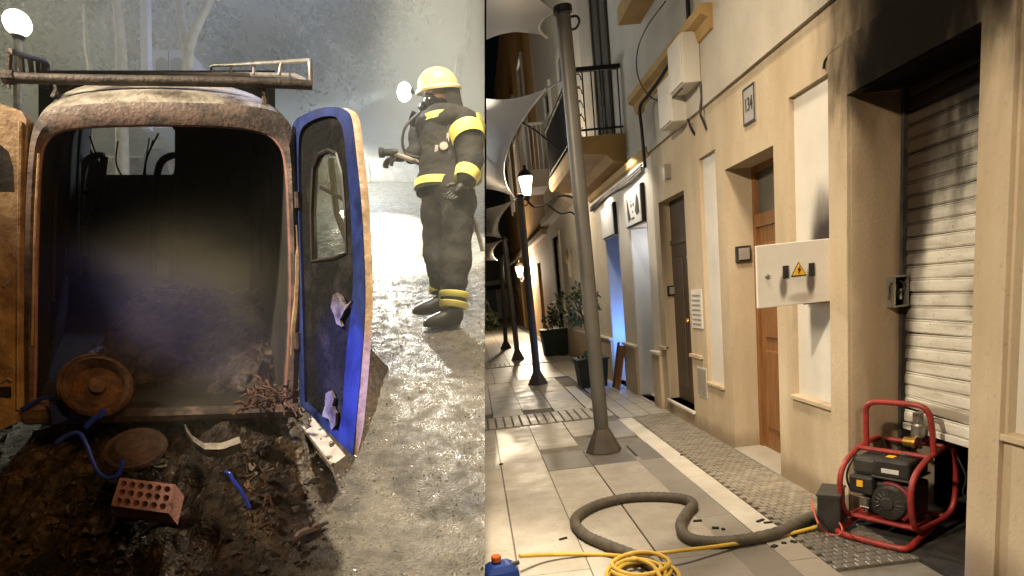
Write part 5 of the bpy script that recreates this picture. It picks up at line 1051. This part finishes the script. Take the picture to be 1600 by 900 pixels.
single('fire_hose', MB().tube(spline(fh, 6), 0.017, 8), m_palemetal, 'fire hose held by the firefighter running behind the leg', 'hose', fh[0], smooth=True)
nz_ = thing('hose_nozzle', 'dark hose nozzle pointed at the van by the firefighter', 'nozzle', fh[0])
part('barrel', MB().lathe(fh[0] + RL * 0.07, [(0.022, 0), (0.026, 0.03), (0.024, 0.09), (0.034, 0.10), (0.034, 0.13)], -RL - UL * .02, 14), m_plastic_b, nz_)
part('grip', MB().tube([fh[0] + RL * 0.03, fh[0] + RL * 0.03 - UL * 0.09], [0.016, 0.013], 8), m_plastic_b, nz_)

# ---- background beyond the van
def upto(base, px, py): return onplane(px, py, base, FL)
def park_tree(bx, d, path, r0, label, seed):
    by = 107 + 1138 * HL / d; b = gl(bx, by); t = thing('park_tree', label, 'tree', b, group='pale park trees behind the van')
    for i, P in enumerate(path):
        pts = ([b - NL * .05] if i == 0 else []) + [at(x, y, d + 0.1 * i) for x, y in P]; n = len(spline(pts, 5)); part('trunk' if i == 0 else 'limb', MB().tube(spline(pts, 5), list(np.linspace(r0, r0 * 0.55, n) * (0.85 if i else 1)), 9), m_paletrunk, t, True)
    np.random.seed(seed); cr = MB(); tip = at(path[0][-1][0], path[0][-1][1] - 60, d)
    for k in range(26):
        c = tip + np.random.normal(size=3) * np.array([1.1, 0.6, 0.55]); 
        if np.dot(M.T @ (c - EYE), [1, 0, 0]) / np.dot(M.T @ (c - EYE), [0, 0, 1]) > EDGE - 0.03: continue
        leaves(cr, c, (0.32, 0.3, 0.26), 60, 0.038)
    part('crown', cr, m_nightleaf, t)
park_tree(190, 9.5, [[(190, 110), (188, 60), (184, 10), (182, -60)]], 0.095, 'pale straight tree trunk behind the left part of the roof rack', 1)
park_tree(294, 8.8, [[(294, 110), (297, 70), (310, 35), (328, 0), (345, -50)], [(293, 85), (286, 50), (281, 10), (278, -50)]], 0.085, 'pale forked tree behind the middle of the roof rack', 2)
park_tree(712, 9.0, [[(715, 120), (726, 80), (731, 30), (733, -50)]], 0.08, 'pale leaning tree behind the firefighter helmet', 3)
park_tree(140, 11.5, [[(142, 120), (136, 80), (132, 20), (130, -60)]], 0.06, 'thin far tree left of the straight pale trunk', 4)
wood = MB(); np.random.seed(9)
for k in range(85):
    d = random.uniform(11.5, 14.0); c = at(random.uniform(-350, 690), random.uniform(-220, 110), d); leaves(wood, c, (0.85, 0.5, 0.95), 230, 0.085)
stuff('tree_line', wood, m_nightleaf, 'dark mass of trees and shrubs beyond the road')
lw = thing('low_wall', 'low pale wall along the far edge of the road', 'wall', gl(600, 285))
wv = uv(600, 283)[1]
for k in range(9):
    u0 = umax(wv) - 0.02 - 0.9 * (k + 1); part('wall_block', MB().cbox(road(u0 + 0.445, wv, 0.16), (0.44, 0.1, 0.16), (GX, GY, NL), 0.02), m_palemetal, lw); part('coping', MB().cbox(road(u0 + 0.445, wv, 0.345), (0.447, 0.13, 0.025), (GX, GY, NL), 0.01), m_palemetal, lw)
# far parked van and post
m_violet = mat('pale_van_paint', (0.5, 0.5, 0.62), (0.44, 0.44, 0.56), 3, 0.4)
pv = thing('parked_van', 'pale parked van glimpsed through haze above the roof rack', 'van', gl(268, 107 + 1138 * HL / 10))
D10 = 10.0
for nm, x0, x1, y0, y1, m_ in (('body', 232, 300, 78, 200, m_violet), ('rear_window', 243, 262, 90, 112, m_glass_d), ('rear_window', 266, 286, 90, 112, m_glass_d)):
    dd_ = D10 if nm == 'body' else D10 - 0.012; q = [at(x, y, dd_) for x, y in ((x0, y1), (x1, y1), (x1, y0 + 6), (x1 - 6, y0), (x0 + 6, y0), (x0, y0 + 6))]; part(nm, MB().prism(q, FL * (1.8 if nm == 'body' else 0.01)), m_, pv)
part('door_gap', MB().box(at(264, 140, D10 - 0.004), (0.008, 0.003, 0.55), (RL, FL, UL)), m_black, pv)
for x in (240, 290): part('wheel', MB().lathe(at(x, 262, D10 + 0.1), [(0.28, 0), (0.28, 0.2)], RL, 16), m_plastic_b, pv)
single('violet_post', MB().cbox(at(229, 100, 9.2), (0.055, 0.055, 0.9), (RL, FL, UL), 0.01), m_violet, 'square pale post standing left of the parked van', 'post', at(229, 190, 9.2))
# globe street lamp
gp = at(27, 36, 6.6); gb = gl(27, 107 + 1138 * HL / 6.6); gt = thing('globe_lamp', 'glowing round globe street lamp at the upper left', 'street lamp', gb)
part('globe', MB().ball(gp, 0.125, n=20, m=14), mat('lit_globe', (1, .95, .8), None, 4, 0.4, emit=(1.0, 0.9, 0.62), estr=14), gt, True)
part('pole', MB().tube([gb, gp - UL * 0.13], [0.05, 0.035], 10), m_palemetal, gt); part('collar', MB().lathe(gp - UL * 0.16, [(0.045, 0), (0.07, 0.04), (0.06, 0.05)], UL, 12), m_iron, gt)

# ---- the smoky air over the road
def frustum(z0, z1, l0, l1, ylo, yhi):
    P = []
    for z, l in ((z0, l0), (z1, l1)):
        P += [cw((l, ylo[0] * z + ylo[1], z)), cw((EDGE * z - 0.004, ylo[0] * z + ylo[1], z)), cw((EDGE * z - 0.004, yhi, z)), cw((l, yhi, z))]
    return MB().add(P, [(0, 1, 2, 3), (4, 7, 6, 5), (0, 4, 5, 1), (1, 5, 6, 2), (2, 6, 7, 3), (3, 7, 4, 0)])
def volume_mat(name, dens, col, noisy=None, centre=None, ahead=None):
    m = bpy.data.materials.new(name); m.use_nodes = True; nt = m.node_tree
    for n in list(nt.nodes):
        if n.type == 'BSDF_PRINCIPLED': nt.nodes.remove(n)
    pv_ = nt.nodes.new('ShaderNodeVolumePrincipled'); pv_.inputs['Color'].default_value = (*col, 1); pv_.inputs['Density'].default_value = dens; pv_.inputs['Anisotropy'].default_value = 0.1
    if noisy:
        g = nt.nodes.new('ShaderNodeNewGeometry'); nz = nt.nodes.new('ShaderNodeTexNoise'); nz.inputs['Scale'].default_value = noisy; nz.inputs['Detail'].default_value = 4; nz.inputs['Distortion'].default_value = 0.6
        mr = nt.nodes.new('ShaderNodeMapRange'); mr.inputs[1].default_value = 0.42; mr.inputs[2].default_value = 0.68; mr.inputs[3].default_value = 0.12 * dens; mr.inputs[4].default_value = dens
        nt.links.new(g.outputs['Position'], nz.inputs['Vector']); nt.links.new(nz.outputs['Fac'], mr.inputs[0]); dn_ = mr.outputs[0]
        if centre:
            s_ = nt.nodes.new('ShaderNodeVectorMath'); s_.operation = 'DISTANCE'; s_.inputs[1].default_value = centre; nt.links.new(g.outputs['Position'], s_.inputs[0])
            f_ = nt.nodes.new('ShaderNodeMapRange'); f_.interpolation_type = 'SMOOTHSTEP'; f_.inputs[1].default_value = 0.62; f_.inputs[2].default_value = 0.05; nt.links.new(s_.outputs['Value'], f_.inputs[0])
            k_ = nt.nodes.new('ShaderNodeMath'); k_.operation = 'MULTIPLY'; nt.links.new(dn_, k_.inputs[0]); nt.links.new(f_.outputs[0], k_.inputs[1]); dn_ = k_.outputs[0]; mr.inputs[3].default_value = 0.0
        if ahead:                                                       # the smoke bank lies beyond the van
            s_ = nt.nodes.new('ShaderNodeVectorMath'); s_.operation = 'DOT_PRODUCT'; s_.inputs[1].default_value = ahead[0]; nt.links.new(g.outputs['Position'], s_.inputs[0])
            f_ = nt.nodes.new('ShaderNodeMapRange'); f_.interpolation_type = 'SMOOTHSTEP'; f_.inputs[1].default_value = 4.7 + ahead[1]; f_.inputs[2].default_value = 6.6 + ahead[1]; f_.inputs[3].default_value = 0.12; f_.inputs[4].default_value = 1.0; nt.links.new(s_.outputs['Value'], f_.inputs[0])
            k_ = nt.nodes.new('ShaderNodeMath'); k_.operation = 'MULTIPLY'; nt.links.new(dn_, k_.inputs[0]); nt.links.new(f_.outputs[0], k_.inputs[1]); dn_ = k_.outputs[0]
        nt.links.new(dn_, pv_.inputs['Density'])
    nt.links.new(pv_.outputs[0], nt.nodes['Material Output'].inputs['Volume']); return m
hz = link('haze', frustum(2.02, 18.5, -6, -26, (-0.62, -0.6), 14).mesh('haze', volume_mat('haze_air', 0.17, (0.88, 0.90, 0.82), 0.42, None, (tuple(FL), float(np.dot(FL, EYE)))))); hz['kind'] = 'stuff'; hz['label'] = 'smoky haze over the sloping road'

# smoke rising from the smouldering load bay
sm_c = at(300, 610, 2.62)
smk = MB().ball(sm_c + UL * 0.2, (0.85, 0.6, 0.95), (RL, FL, UL), 20, 14)
so = link('smoke', smk.mesh('smoke', volume_mat('smoke_plume', 0.75, (0.60, 0.57, 0.44), 2.6, tuple(sm_c + UL * 0.2)))); so['kind'] = 'stuff'; so['label'] = 'thin smoke rising from the ash in the van'
